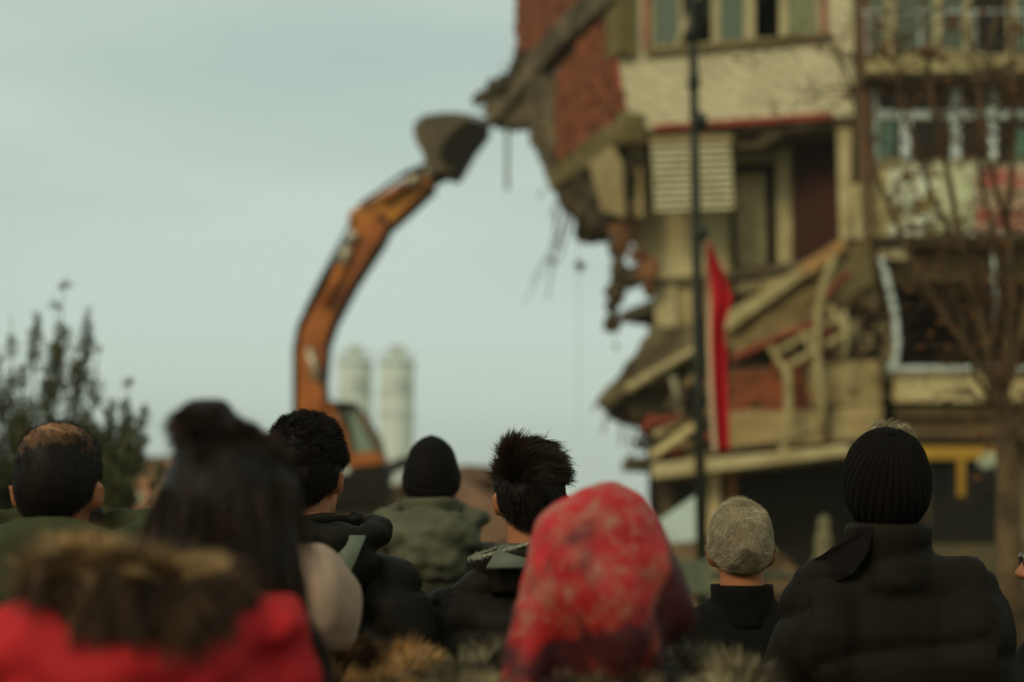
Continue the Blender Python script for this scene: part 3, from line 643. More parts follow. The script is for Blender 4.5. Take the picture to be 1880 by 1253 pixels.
# flag
FY = PY - .16
lf = [(1296,440),(1297,500),(1298,560),(1299,600),(1301,660),(1303,720),(1307,780),(1311,832)]
rt = [(1303,446),(1322,485),(1345,545),(1334,585),(1329,600),(1333,640),(1336,720),(1340,830)]
def flag(name, u0, u1, mat, par):
    m = MB(); nr, nc = 48, 12
    for i in range(nr+1):
        t = i/nr*(len(lf)-1); k = min(int(t), len(lf)-2); f = t-k
        a = Vector(lf[k]).lerp(Vector(lf[k+1]), f); b = Vector(rt[k]).lerp(Vector(rt[k+1]), f)
        for j in range(nc+1):
            u = u0+(u1-u0)*j/nc; p = a.lerp(b, u)
            m.v.append(at(p.x, p.y, FY + .07*sin(u*9+i*.07) + .03*sin(u*4 - i*.25) - .05*u))
    for i in range(nr):
        for j in range(nc): q_ = i*(nc+1)+j; m.f.append((q_, q_+1, q_+nc+2, q_+nc+1))
    return mk(name, m, mat, par, smooth=True, solid=.006)
fl = root('flag', (X+.15, FY, 0), 'long red flag with a white edge hanging limp from the lamp post', 'flag')
flag('red_cloth', .2, 1, M('flag_red', (.56,.004,.016), col2=(.42,.003,.014), rough=.7, scale=6, bump=.05), fl)
flag('white_band', -.08, .195, M('flag_white', (.62,.5,.4), col2=(.55,.28,.2), rough=.7, scale=3, bump=.05, lo=.2,hi=.5), fl)

# ============================================================= vegetation
def ribbons(P, Wd, name, mat, parent=None, world=True):
    """P (n,k,3) polylines, Wd (n,k) half widths -> ribbon mesh"""
    n, k, _ = P.shape
    d = P[:, -1]-P[:, 0]; r = rng.normal(size=(n, 3)); s = np.cross(d, r); s /= np.linalg.norm(s, axis=1, keepdims=True)+1e-9
    V = np.empty((n, k, 2, 3)); V[:, :, 0] = P - s[:, None]*Wd[:, :, None]; V[:, :, 1] = P + s[:, None]*Wd[:, :, None]
    V = V.reshape(-1, 3); b = (np.arange(n)*k*2)[:, None] + (np.arange(k-1)*2)[None]
    Fq = np.stack([b, b+1, b+3, b+2], -1).reshape(-1, 4)
    me = bpy.data.meshes.new(name); me.vertices.add(len(V)); me.vertices.foreach_set('co', V.ravel())
    me.loops.add(Fq.size); me.loops.foreach_set('vertex_index', Fq.ravel()); me.polygons.add(len(Fq))
    me.polygons.foreach_set('loop_start', np.arange(len(Fq))*4); me.update(calc_edges=True)
    me.materials.append(mat); return link(name, me, parent, world)
# shrub at left: upright shoots dressed in small leaves
SY = 10.5
leafm = M('olive_leaf', (.105,.115,.045), col2=(.04,.042,.016), scale=3, bump=0, rough=.6)
barkm = M('dark_bark', (.07,.05,.03), col2=(.035,.025,.015), scale=8)
tips = [(118,520,.0),(104,560,.05),(68,580,.4),(20,575,.2),(-25,600,-.3),(-75,580,.3),(164,575,.3),(180,640,-.2),(40,670,-.4),(142,640,-.5),(238,700,.1),(268,750,.3),(-110,660,.2),(85,690,-.6),(205,735,-.5),(262,800,-.2),(250,845,.2),(-55,660,-.5),(300,850,.1),(2,660,.5)]
cx = at(70, 900, SY).x
sh = root('shrub', (cx, SY, 0), 'tall olive-green shrub with upright feathery shoots at the left edge', 'shrub')
tr = MB(); lp_, lw_ = [], []
rr = random.Random(4)
for i, (px, py, dy) in enumerate(tips + [(rr.uniform(-160,255), rr.uniform(745,930), rr.uniform(-1,1)) for _ in range(115)]):
    tip = at(px, py, SY+dy); base = Vector((cx + (tip.x-cx)*.25, SY + dy*.2, .6)); pts = []
    for k in range(9):
        t = k/8; p = base.lerp(tip, t); p.x += (tip.x-base.x)*.35*(t-1)*t*-1 ; p.x += .03*noise.noise(Vector((i, t*4, 0))); pts.append(p)
    tr.tube(pts, [.022*(1-t/8)+.003 for t in range(9)], 5)
    L_ = (tip-base).length; nl = int(560*L_)
    for _ in range(nl):
        t = 1 - rr.random()**.8*.85; k = min(int(t*8), 7); p = pts[k].lerp(pts[k+1], t*8-k)
        if noise.noise(Vector((i*3.1, t*7, 0))) < -.18 and t > .5: continue
        sp = .016 + .13*(1-t)**1.1
        q_ = p + Vector((rr.gauss(0,sp), rr.gauss(0,sp), rr.gauss(0,sp)))
        dr = Vector((rr.gauss(0,.6), rr.gauss(0,.6), .8)).normalized()*rr.uniform(.03,.06)
        lp_.append([tuple(q_), tuple(q_+dr*.5), tuple(q_+dr)]); lw_.append([.002,.0105,.001])
mk('stems', tr, barkm, sh)
o = ribbons(np.array(lp_), np.array(lw_), 'foliage', leafm, sh); o['kind'] = 'stuff'

# bare tree at right
TY = 11.5
twm = M('twig_bark', (.10,.058,.03), col2=(.07,.04,.018), scale=6)
tk = M('trunk_bark', (.17,.115,.065), col2=(.06,.04,.022), scale=5, bump=.6, bscale=30, dist=.02)
t0 = at(1848, 1100, TY)
bt = root('bare_tree', (t0.x, TY, 0), 'leafless brown tree with tangled twigs in front of the neighbour building', 'tree')
def P(px, py, d=0): return at(px, py, TY+d)
trunk = MB(); trunk.tube([Vector((t0.x,TY,0)), P(1852,1000), P(1850,900), P(1846,800), P(1838,720)], [.15,.10,.085,.085,.07], 12)
limbs = [([(1838,720),(1850,640),(1858,560),(1850,420),(1862,250),(1858,60),(1850,-60)],.035,0),
 ([(1842,740),(1815,650),(1790,560),(1768,470),(1745,340),(1712,200),(1700,60),(1690,-60)],.033,.3),
 ([(1846,800),(1815,690),(1775,640),(1720,560),(1670,470),(1620,350),(1590,240),(1560,150),(1520,60)],.024,-.3),
 ([(1840,720),(1880,600),(1905,450),(1900,300),(1930,120)],.04,.2),
 ([(1815,650),(1840,560),(1830,450),(1800,330),(1795,180),(1770,40)],.022,.5),
 ([(1768,470),(1720,380),(1690,300),(1650,180),(1640,60)],.018,.1),
 ([(1850,420),(1815,300),(1800,160),(1830,20)],.018,-.2),
 ([(1720,560),(1690,540),(1650,520),(1620,480)],.012,-.2),
 ([(1846,850),(1870,760),(1900,700)],.05,-.1), ([(1838,760),(1790,690),(1770,600),(1745,520)],.02,.2),
 ([(1852,800),(1830,730),(1812,640),(1800,560)],.028,-.4)]
LP = []
for pts, r, d in limbs:
    v = [P(x, y, d*i/len(pts)) for i, (x, y) in enumerate(pts)]
    r *= 1.3; m = MB(); m.tube(v, [r*(1-.8*i/(len(v)-1))+.003 for i in range(len(v))], 7); mk('limb', m, tk, bt, smooth=True); LP.append(v)
mk('trunk', trunk, tk, bt, smooth=True)
tw = MB(); ends = []
rr = random.Random(8)
def twig(p, d, ln, r, lev):
    pts = [p]; q_ = p.copy(); d = d.copy()
    for k in range(4):
        d = (d + Vector((rr.gauss(0,.25), rr.gauss(0,.2), rr.gauss(0,.2)-.06))).normalized(); q_ = q_ + d*ln/4; pts.append(q_)
    tw.tube(pts, [r, r*.8, r*.6, r*.45, r*.3], 4, cap=False)
    if lev:
        for k in range(3 if lev > 1 else 4):
            a = pts[rr.randint(1,3)]; twig(a, (d + Vector((rr.gauss(0,.9), rr.gauss(0,.7), rr.gauss(0,.8)))).normalized(), ln*rr.uniform(.4,.7), r*.6, lev-1)
    else: ends.append(pts[-1])
for v in LP:
    for i in range(len(v)-1):
        L_ = (v[i+1]-v[i]).length
        for _ in range(max(2, int(L_*7))):
            p = v[i].lerp(v[i+1], rr.random()); d = Vector((rr.choice((-1,1))*rr.uniform(.2,1), rr.gauss(0,.6), rr.uniform(-.3,.9))).normalized()
            twig(p, d, rr.uniform(.4,1.0), .0085, 2)
o = mk('twigs', tw, twm, bt); o['kind'] = 'stuff'
sd_ = MB()
for i in range(0, len(ends), 9):
    c = ends[i]
    for k in range(3): sd_.ell(c + Vector((rr.gauss(0,.02), rr.gauss(0,.02), -.02)), (.014,.014,.02), nu=6, nv=4)
for px, py in ((1745,42),(1692,95),(1625,90),(1865,50),(1660,330),(1720,100)):
    for k in range(14): sd_.ell(P(px, py) + Vector((rr.gauss(0,.03), rr.gauss(0,.03), rr.gauss(0,.035))), (.016,.016,.022), nu=6, nv=4)
o = mk('seed_heads', sd_, M('seed_brown', (.2,.085,.025), bump=0), bt); o['kind'] = 'stuff'
# ============================================================= people
skin = M('skin', (.42,.17,.09), col2=(.33,.12,.06), rough=.55, scale=12, bump=.1, bscale=120, dist=.002)
skinr = M('ear_skin', (.5,.14,.08), rough=.5, bump=0)
eyew = glass('eye_white', (.6,.55,.5), .2); eyeb = glass('iris', (.03,.015,.008), .1)
denim = M('dark_trousers', (.02,.022,.028), scale=9); shoe = M('shoe_leather', (.02,.015,.012), rough=.4)
hb = M('dark_hair', (.016,.011,.007), col2=(.007,.005,.004), rough=.5, scale=90, bump=0, spec=.12)
hbr = M('brown_hair', (.045,.026,.015), col2=(.012,.008,.005), rough=.5, scale=60, bump=0, spec=.14)
hgrey = M('grey_hair', (.40,.36,.28), col2=(.13,.11,.08), rough=.5, scale=130, bump=0, lo=.4, hi=.62)
hgb = M('grey_hair_base', (.24,.2,.15), col2=(.15,.12,.085), scale=25, bump=0)
def cloth(name, col, k=.6, rough=.8, bs=260, b=.25, spec=.2, sheen=0):
    return M(name, col, col2=tuple(c*k for c in col), rough=rough, scale=6, bump=b, bscale=bs, dist=.002, spec=spec, sheen=sheen)
blackp = cloth('black_puffer', (.014,.0115,.009), rough=.62, spec=.09, bs=90)
blackw = cloth('black_wool', (.007,.006,.005), spec=.08)
oliveb = cloth('olive_black_padded', (.0145,.0115,.008), rough=.65, spec=.07, bs=90)
knit = cloth('black_knit', (.008,.006,.005), bs=160, b=.7, spec=.08)
greeng = cloth('green_fleece', (.06,.068,.04), b=.5, spec=.08)
parka = cloth('sage_parka', (.12,.125,.10), spec=.1); parkad = cloth('dark_sage_body', (.04,.036,.026), rough=.55, spec=.1)
redc = cloth('red_coat_cloth', (.55,.020,.032), k=.7)
beige = cloth('pinkish_beige_wool', (.37,.27,.25), k=.8, b=.5)
strapm = cloth('grey_green_strap', (.15,.18,.18), rough=.6)
whitec = cloth('pale_collar', (.5,.52,.44))

def dome(name, c, r, hl, mat, parent, nA=64, nE=28, disp=None, thick=.006, pole=(0,0,0), smooth=True, rnd=0):
    """shell over a head: hl(az) gives the elevation (radians) where it ends; az 0 = face (+y), pi = back"""
    R = Euler(pole).to_matrix(); m = MB(); c = Vector(c)
    for j in range(nE+1):
        for i in range(nA):
            az = 2*pi*i/nA; e = pi/2 - (pi/2 - hl(az))*j/nE
            d = Vector((sin(az)*cos(e), cos(az)*cos(e), sin(e)))
            k = 1 + (disp(az, e, j/nE) if disp else 0) + (rnd*sin(2*e)**2 if e > 0 else 0)
            m.v.append(c + R @ Vector((d.x*r[0]*k, d.y*r[1]*k, d.z*r[2]*k)))
    for j in range(nE):
        for i in range(nA): m.f.append((j*nA+i, j*nA+(i+1) % nA, (j+1)*nA+(i+1) % nA, (j+1)*nA+i))
    return mk(name, m, mat, parent, smooth=smooth, solid=thick, world=False)
def strands(name, me_obj, n, length, mat, parent, comb=(0,-.3,-.4), lift=.35, jit=.35, wd=.0012, k=4, droop=.3, sel=None, clump=0, lenjit=.5, flow=None):
    me = me_obj.data; nf = len(me.polygons)
    ce = np.empty(nf*3); me.polygons.foreach_get('center', ce); ce = ce.reshape(-1,3)
    nm = np.empty(nf*3); me.polygons.foreach_get('normal', nm); nm = nm.reshape(-1,3)
    ar = np.empty(nf); me.polygons.foreach_get('area', ar)
    if sel is not None: ar = ar*np.array([1.0 if sel(*c) else 0 for c in ce])
    idx = rng.choice(nf, n, p=ar/ar.sum()); s = np.sqrt(ar[idx].mean())
    t = rng.normal(size=(n,3)); t -= nm[idx]*(t*nm[idx]).sum(1, keepdims=True)
    p = ce[idx] + t*s*.45; N_ = nm[idx]
    cv = np.array(comb, float)[None].repeat(n, 0)
    if flow is not None: cv = np.array([flow(*q) for q in p])
    cv = cv - N_*(cv*N_).sum(1, keepdims=True)
    if clump:
        h = np.array([tuple(noise.noise_vector(Vector(q)*clump)) for q in p]); jv = h*jit*2.4 + rng.normal(size=(n,3))*jit*.2
    else: jv = rng.normal(size=(n,3))*jit
    d = cv + N_*lift + jv; d /= np.linalg.norm(d, axis=1, keepdims=True)+1e-9
    ln = length*(1-lenjit+lenjit*2*rng.random(n))[:, None]/(k-1)
    Pts = [p - N_*.002]
    for i in range(k-1):
        Pts.append(Pts[-1] + d*ln); d = d + np.array([0,0,-droop]) + cv*.25; d /= np.linalg.norm(d, axis=1, keepdims=True)
    Pts = np.stack(Pts, 1); W_ = np.linspace(1, .15, k)[None]*wd*(.7+.6*rng.random(n))[:, None]
    return ribbons(Pts, W_, name, mat, parent, world=False)

FINE = .0085
def body_mesh(s, hd, parent, voxel=.011):
    """one continuous figure, facing +y, hands at the sides; hd = head offset"""
    m = MB(); hx, hy, hz = hd
    def h(x, y, z): return (x+hx, y+hy, z*s+hz)
    m.ell((0,0,1.27*s), (.165,.11,.21*s)); m.ell((0,0,1.08*s), (.14,.10,.2)); m.ell((0,-.01,.93*s), (.165,.12,.13))
    m.cap((-.13,-.01,1.40*s), .06, (.13,-.01,1.40*s), .06)
    m.cap((0,-.02,1.40*s), .062, h(0,-.015,1.60), .056)
    for q in (-1, 1):
        m.cap((q*.12,-.02,1.42*s), .045, (q*.03+hx*.5,-.02+hy*.5,1.49*s+hz*.3), .045)
        a, b, c_ = (q*.175,-.01,1.39*s), (q*.225,-.03,1.11*s), (q*.235,.05,.87*s)
        m.cap(a, .052, b, .040); m.cap(b, .041, c_, .027)
        m.ell((q*.235,.068,.81*s), (.018,.038,.05), (.2,0,0))
        for f, (dy, l) in enumerate(((.030,.062),(.010,.072),(-.010,.068),(-.028,.052))):
            k0 = Vector((q*.236,.078+dy,.775*s)); k1 = k0 + Vector((-q*.006,.006,-l*.55)); k2 = k1 + Vector((-q*.016,.004,-l*.45))
            m.cap(k0, .0095, k1, .0088, 8); m.cap(k1, .0088, k2, .0075, 8)
        t0 = Vector((q*.225,.105,.82*s)); t1 = t0 + Vector((-q*.012,.03,-.03)); m.cap(t0, .012, t1, .010, 8); m.cap(t1, .010, t1 + Vector((-q*.01,.008,-.028)), .008, 8)
        m.cap((q*.09,0,.92*s), .085, (q*.10,.01,.50*s), .056); m.cap((q*.10,.01,.50*s), .056, (q*.105,-.02,.10*s), .038)
        m.cap((q*.105,-.03,.05), .04, (q*.115,.13,.035), .033)
    # head
    m.ell(h(0,-.012,1.685), (.074,.096,.102)); m.ell(h(0,.028,1.61), (.056,.066,.070)); m.ell(h(0,.045,1.572), (.030,.038,.026))
    m.cap(h(0,.088,1.672), .009, h(0,.110,1.632), .013, 10); m.ell(h(-.012,.100,1.628), (.009,.010,.008)); m.ell(h(.012,.100,1.628), (.009,.010,.008))
    m.cap(h(-.035,.078,1.695), .010, h(.035,.078,1.695), .010, 10)
    m.cap(h(-.018,.088,1.600), .0075, h(.018,.088,1.600), .0075, 8); m.cap(h(-.015,.087,1.590), .0085, h(.015,.087,1.590), .0085, 8)
    for q in (-1, 1):
        m.ell(h(q*.042,.062,1.640), (.022,.022,.022))
        m.ell(h(q*.078,-.012,1.650), (.010,.020,.031), (.15,q*.25,q*-.35)); m.cap(h(q*.088,-.026,1.668), .0065, h(q*.083,-.020,1.635), .006, 8)
    return blob('body', m, skin, parent, voxel, 3, world=False)

def person(label, px, top, Y, hat=0.0, yaw=0, hdx=0, hdy=0, group=None):
    p = at(px, top, Y); s = (p.z - hat)/1.787
    r = root('person', (p.x, p.y, 0), label, 'person', group or 'onlookers watching the demolition', rz=yaw)
    hz = 0
    body_mesh(s, (hdx, hdy, hz), r, FINE if Y > 2.6 else .011)
    for q in (-1, 1):
        c = (q*.030+hdx, .078+hdy, 1.672*s)
        mk('eye', MB().ell(c, (.0125,.0125,.0125), nu=12, nv=8), eyew, r, smooth=True, world=False)
        mk('iris', MB().ell((c[0], c[1]+.0095, c[2]), (.0052,.0045,.0052), nu=10, nv=6), eyeb, r, smooth=True, world=False)
    m = MB()
    for q in (-1, 1):
        m.cap((q*.09,0,.92*s), .105, (q*.105,.01,.50*s), .078); m.cap((q*.105,.01,.50*s), .078, (q*.11,-.02,.10*s), .066)
    m.ell((0,-.01,.95*s), (.185,.14,.12))
    blob('trousers', m, denim, r, .022, 3, lambda c, n: .006*noise.noise(c*9), world=False)
    m = MB()
    for q in (-1, 1): m.cap((q*.11,-.04,.055), .052, (q*.122,.14,.042), .044); m.box((q*.115,.05,.014), (.10,.29,.026))
    blob('shoes', m, shoe, r, .014, 2, world=False)
    r['s'] = s
    return r, s
def H(s, x, y, z, hdx=0, hdy=0): return Vector((x+hdx, y+hdy, (z-1.685)*1.0 + 1.685*s))
def coat(r, s, mat, fat=1.0, length=.72, puff=0, pz=.10, wr=.008, shoulder=0, name='coat', vox=.013, extra=None, drop=0, tilt=0):
    m = MB(); f = fat
    m.ell((0,-.01,1.30*s), (.205*f,.15*f,.19)); m.ell((0,0,1.12*s), (.19*f,.150*f,.22)); m.ell((0,0,.92*s), (.2*f,.16*f,.24)); m.ell((0,0,(.2+length)*s), (.2*f,.165*f,.2))
    m.cap((-.15*f,-.02,(1.41-drop)*s), .082*f, (.15*f,-.02,(1.41-drop)*s), .082*f)
    for q in (-1, 1):
        m.cap((q*.13,-.03,1.43*s), .065, (q*.03,-.025,1.495*s), .062)
        m.cap((q*(.185*f+shoulder),-.02,(1.40-drop)*s), .083*f, (q*.265*f,-.04,1.12*s), .072*f); m.cap((q*.265*f,-.04,1.12*s), .072*f, (q*.255*f,.05,.90*s), .052*f)
    if extra: extra(m)
    sd = random.random()*50
    def dp(c, n):
        v = wr*(noise.noise(Vector((c.x*6+sd, c.y*6, c.z*9))) + .45*noise.noise(Vector((c.x*9+c.z*13+sd, c.y*9, c.z*26))))
        if puff:
            ph = c.z/pz + tilt*c.x + .12*noise.noise(Vector((c.x*3+sd, c.y*3, c.z*2))) + (abs(c.x)*1.2 if abs(c.x) > .2 else 0)
            v += puff*(abs(sin(pi*ph))**.45 - 1) + .0025*noise.noise(Vector((c.x*34, c.y*34, c.z*9)))
        return v
    return blob(name, m, mat, r, vox, 4, dp, world=False)
def collar(r, s, mat, z0=1.46, z1=1.56, rx=.085, ry=.09, cy=-.01, cx=0, tilt=0, open_=0, thick=.012, flare=.01, name='collar', fold=False):
    m = MB(); nA, nE = 48, 8
    for j in range(nE+1):
        t = j/nE
        for i in range(nA+1):
            a = open_/2 + (2*pi-open_)*i/nA; k = 1 + .08*noise.noise(Vector((a*2, t*3, z0*7)))
            m.v.append(Vector((cx+sin(a)*(rx+flare*t)*k, cy+cos(a)*(ry+flare*t)*k, (z0+(z1-z0)*t)*s + tilt*cos(a+pi)*(.2+t)*.5)))
    for j in range(nE):
        for i in range(nA): q = j*(nA+1)+i; m.f.append((q, q+1, q+nA+2, q+nA+1))
    return mk(name, m, mat, r, smooth=True, solid=-thick, world=False)
def hair_cap(r, s, mat, hdx=0, hdy=0, front=38, side=6, back=-42, k=1.0, name='hair', topk=0, disp=None, nA=64, nE=28):
    def hl(az):
        c = cos(az)
        v = side + (front-side)*max(0, c)**1.5 if c > 0 else side + (back-side)*(-c)**.55
        return radians(v)
    return dome(name, H(s,0,-.014,1.687,hdx,hdy), (.080*k,.103*k,.108*(k+topk)), hl, mat, r, nA=nA, nE=nE, disp=disp, thick=.004, rnd=.055)
def beanie(r, s, mat, hdx=0, hdy=0, ribs=30, amp=.02, k=1.0, top=0, brim=True, front=12, back=-34, pole=(0,0,0), side=-8):
    hl = lambda az: radians(side + (front-side)*max(0, cos(az)) + (side-back)*min(0, cos(az)))
    c = H(s,0,-.014,1.69,hdx,hdy)
    fn = lambda az, e, t: amp*(abs(cos(az*ribs/2))-.6)*min(1, t*3+.12) + .02*noise.noise(Vector((sin(az)*2, cos(az)*2, e*3))) + top*max(0, sin(e))**2*(1+.3*noise.noise(Vector((sin(az)*2, cos(az)*2, 7))))
    o = dome('knitted_hat', c, (.096*k,.115*k,.122*k), hl, mat, r, nA=ribs*8, nE=40, disp=fn, thick=.008, pole=pole)
    if brim:
        m = MB(); nA, nE = ribs*8, 8
        R = Euler(pole).to_matrix()
        for j in range(nE+1):
            for i in range(nA):
                az = 2*pi*i/nA; e = hl(az) + radians(2+24*(1-j/nE)); d = Vector((sin(az)*cos(e), cos(az)*cos(e), sin(e)))
                kk = 1.06 + .5*amp*(abs(cos(az*ribs/2))-.6) - (.03 if j in (0,nE) else 0)
                m.v.append(c + R @ Vector((d.x*.096*k*kk, d.y*.115*k*kk, d.z*.122*k*kk)))
        for j in range(nE):
            for i in range(nA): m.f.append((j*nA+i, j*nA+(i+1) % nA, (j+1)*nA+(i+1) % nA, (j+1)*nA+i))
        mk('hat_brim', m, mat, r, smooth=True, solid=.01, world=False)
    return o
def hood_down(r, s, mat, c=(0,-.11,1.47), rad=(.15,.085,.085), name='hood', rim=.032, wr=.014, back=.0, tilt=-.5, vox=.011):
    m = MB(); cx, cy, cz = c
    m.ell((cx,cy,cz*s), rad, (tilt,0,0)); m.ell((cx,cy-.02,(cz-.05)*s), (rad[0]*.8,rad[1]*.9,rad[2]*1.1), (tilt,0,0))
    n = 22
    for i in range(n):
        f = lambda q: Vector((cx+rad[0]*.88*sin(q), cy+.05+.095*cos(q), cz*s+.045+.035*cos(q)))
        a, b = 2*pi*i/n, 2*pi*(i+1)/n
        if cos(a) > .86: continue
        m.cap(f(a), rim, f(b), rim, 10)
    sd = random.random()*30
    return blob(name, m, mat, r, vox, 3, lambda c_, n_: wr*(noise.noise(Vector((c_.x*11+sd, c_.y*9, c_.z*16))) + .6*noise.noise(Vector((c_.x*24+sd, c_.y*20, c_.z*30)))), world=False)
def strap(r, pts, w_, mat, name='backpack_strap', th=.008):
    m = MB(); pts = [Vector(p) for p in pts]; k = len(pts)
    for i, p in enumerate(pts):
        for q in (-1, 1): m.v.append(p + Vector((q*w_/2, 0, 0)))
    for i in range(k-1): m.f.append((2*i, 2*i+1, 2*i+3, 2*i+2))
    return mk(name, m, mat, r, smooth=True, solid=th, world=False)

# --- 1 balding man, green hooded top
r, s = person('balding man with dark hair round a bare crown, in a green hooded top', 115, 786, 2.8, yaw=-.02)
def crown_mat():
    m = M('thinning_crown', (.46,.24,.15), col2=(.34,.16,.09), rough=.55, scale=20, bump=0, spec=.12)
    n = m.node_tree.nodes; l = m.node_tree.links; b = n['Principled BSDF']; src = b.inputs['Base Color'].links[0].from_socket
    t = n.new('ShaderNodeTexCoord'); d = n.new('ShaderNodeVectorMath'); d.operation = 'DISTANCE'; d.inputs[1].default_value = (-.012, -.010, 1.685*s+.122)
    a = n.new('ShaderNodeTexNoise'); a.inputs['Scale'].default_value = 45; a.inputs['Detail'].default_value = 4
    ad = n.new('ShaderNodeMath'); ad.operation = 'MULTIPLY_ADD'; ad.inputs[1].default_value = .10
    q = n.new('ShaderNodeMapRange'); q.inputs['From Min'].default_value = .105; q.inputs['From Max'].default_value = .165
    x = n.new('ShaderNodeMix'); x.data_type = 'RGBA'; x.inputs[7].default_value = (.012,.008,.005,1)
    l.new(t.outputs['Object'], d.inputs[0]); l.new(t.outputs['Object'], a.inputs['Vector']); l.new(a.outputs['Fac'], ad.inputs[0]); l.new(d.outputs['Value'], ad.inputs[2])
    l.new(ad.outputs[0], q.inputs['Value']); l.new(q.outputs[0], x.inputs[0]); l.new(src, x.inputs[6]); l.new(x.outputs[2], b.inputs['Base Color']); return m
hc = hair_cap(r, s, crown_mat(), k=1.01, front=24, side=4, back=-50, name='scalp_and_hair')
far = lambda x, y, z: (Vector((x,y,z))-Vector((-.012,-.010,1.685*s+.122))).length > .098
strands('hair', hc, 13000, .013, hb, r, comb=(.1,-.2,-1), lift=.10, jit=.15, wd=.0008, sel=far)
strands('thin_hair', hc, 1800, .030, hb, r, comb=(.9,-.4,-.1), lift=.06, jit=.2, wd=.0006, sel=lambda x, y, z: not far(x, y, z))
coat(r, s, greeng, 1.0, wr=.010); hood_down(r, s, greeng, c=(0,-.07,1.528), rad=(.20,.11,.07), rim=.036)
m = MB(); m.ell(H(s,.045,.055,1.60), (.028,.045,.045)); blob('beard', m, hb, r, .009, 2, lambda c, n: .004*noise.noise(c*70), world=False)

# --- 2 long-haired woman in red coat with fur-trimmed hood
r, s = person('woman with long dark brown hair, in a red coat with a fur-trimmed hood', 318, 792, 1.9, yaw=0, hdx=.084)
hd = .084; c = H(s,0,-.014,1.685,hd)
m = MB(); m.ell(c+Vector((0,-.012,-.006)), (.092,.118,.112)); m.ell(c+Vector((-.026,-.045,.094)), (.046,.048,.046))
m.ell(c+Vector((0,-.055,-.09)), (.108,.075,.12)); m.ell(c+Vector((-.012,-.06,-.19)), (.122,.07,.12)); m.cap(c+Vector((.05,-.055,-.18)), .078, c+Vector((.118,-.075,-.30)), .056); m.cap(c+Vector((.118,-.075,-.30)), .056, c+Vector((.160,-.10,-.58)), .05)
m.cap(c+Vector((.01,-.06,-.16)), .09, c+Vector((.05,-.07,-.42)), .07)
hm = blob('hair_mass', m, hb, r, .010, 5, lambda p, n: .006*noise.noise(Vector((p.x*40, p.y*30, p.z*5))), world=False)
strands('hair', hm, 14000, .10, hbr, r, comb=(0,-.1,-1), lift=.03, jit=.10, wd=.0009, k=5, droop=.3, clump=14, sel=lambda x, y, z: z < c.z+.05)
strands('hair', hm, 4000, .020, hbr, r, lift=.05, jit=.16, wd=.0009, k=4, droop=.3, clump=14, flow=lambda x, y, z: (x-c.x+.03, y-c.y+.05, -.02), sel=lambda x, y, z: z >= c.z+.05)
strands('hair', hm, 1200, .012, M('auburn_rim_light', (.12,.035,.018), col2=(.05,.018,.01), rough=.4, scale=30, bump=0), r, comb=(-.5,-.3,-.4), lift=.3, jit=.3, wd=.0008, k=4, clump=20, sel=lambda x, y, z: z > c.z+.085)  # rim light on top of the bun painted as auburn strands
coat(r, s, redc, .80, wr=.012, vox=.014)
hx = -.01
m = MB(); hz = at(300,1165,1.72).z; fx = lambda px: at(px,1000,1.72).x - r.location.x
m.ell((hx,-.20,hz-.02), (.165,.085,.10), (-.25,0,0)); m.ell((hx-.02,-.19,hz-.12), (.15,.08,.13)); m.ell((fx(505),-.16,at(500,1148,1.72).z), (.042,.05,.032)); m.cap((fx(505),-.14,at(500,1162,1.72).z), .040, (fx(490),-.12,at(500,1290,1.72).z), .055); m.ell((hx-.02,-.12,hz), (.15,.08,.07)); m.ell((hx+.1,-.17,hz-.1), (.08,.07,.12))
blob('hood', m, redc, r, .011, 4, lambda p, n: .028*(abs(noise.noise(Vector((p.x*7+p.z*9, p.y*5, p.z*12-p.x*8))))-.2) + .006*noise.noise(p*28), world=False)
# fur band across the hood's upper rim
m = MB(); fz = at(240,1075,1.70).z; fx = lambda px: at(px,1000,1.66).x - r.location.x
pts = [(fx(70),-.14,fz-.022), (fx(100),-.21,fz-.002), (fx(160),-.25,fz+.004), (fx(240),-.27,fz-.008), (fx(310),-.26,fz-.016), (fx(350),-.24,fz-.022), (fx(380),-.18,fz-.024)]
for i in range(len(pts)-1): m.cap(pts[i], .042 if i else .034, pts[i+1], .042, 12)
fb_ = blob('fur_base', m, M('fur_dark', (.035,.020,.010), bump=0), r, .010, 2, lambda p, n: .008*noise.noise(p*30), world=False)
furd = M('fur_brown', (.13,.072,.04), col2=(.035,.018,.009), rough=.6, scale=14, bump=0)
furl = M('fur_gold_highlight', (.85,.62,.42), col2=(.35,.22,.10), rough=.55, scale=14, bump=0)
strands('fur', fb_, 12000, .030, furd, r, comb=(.1,0,-.6), lift=.6, jit=.35, wd=.0007, clump=30, droop=.25)
strands('fur_tips', fb_, 2600, .024, furl, r, comb=(.2,-.1,-.1), lift=.8, jit=.30, wd=.0009, clump=32, droop=.10, sel=lambda x, y, z: z > fz+.012 and noise.noise(Vector((x*30+2.3, 0, 1))) > -.22)  # bright highlights along the upper rim painted as golden tips

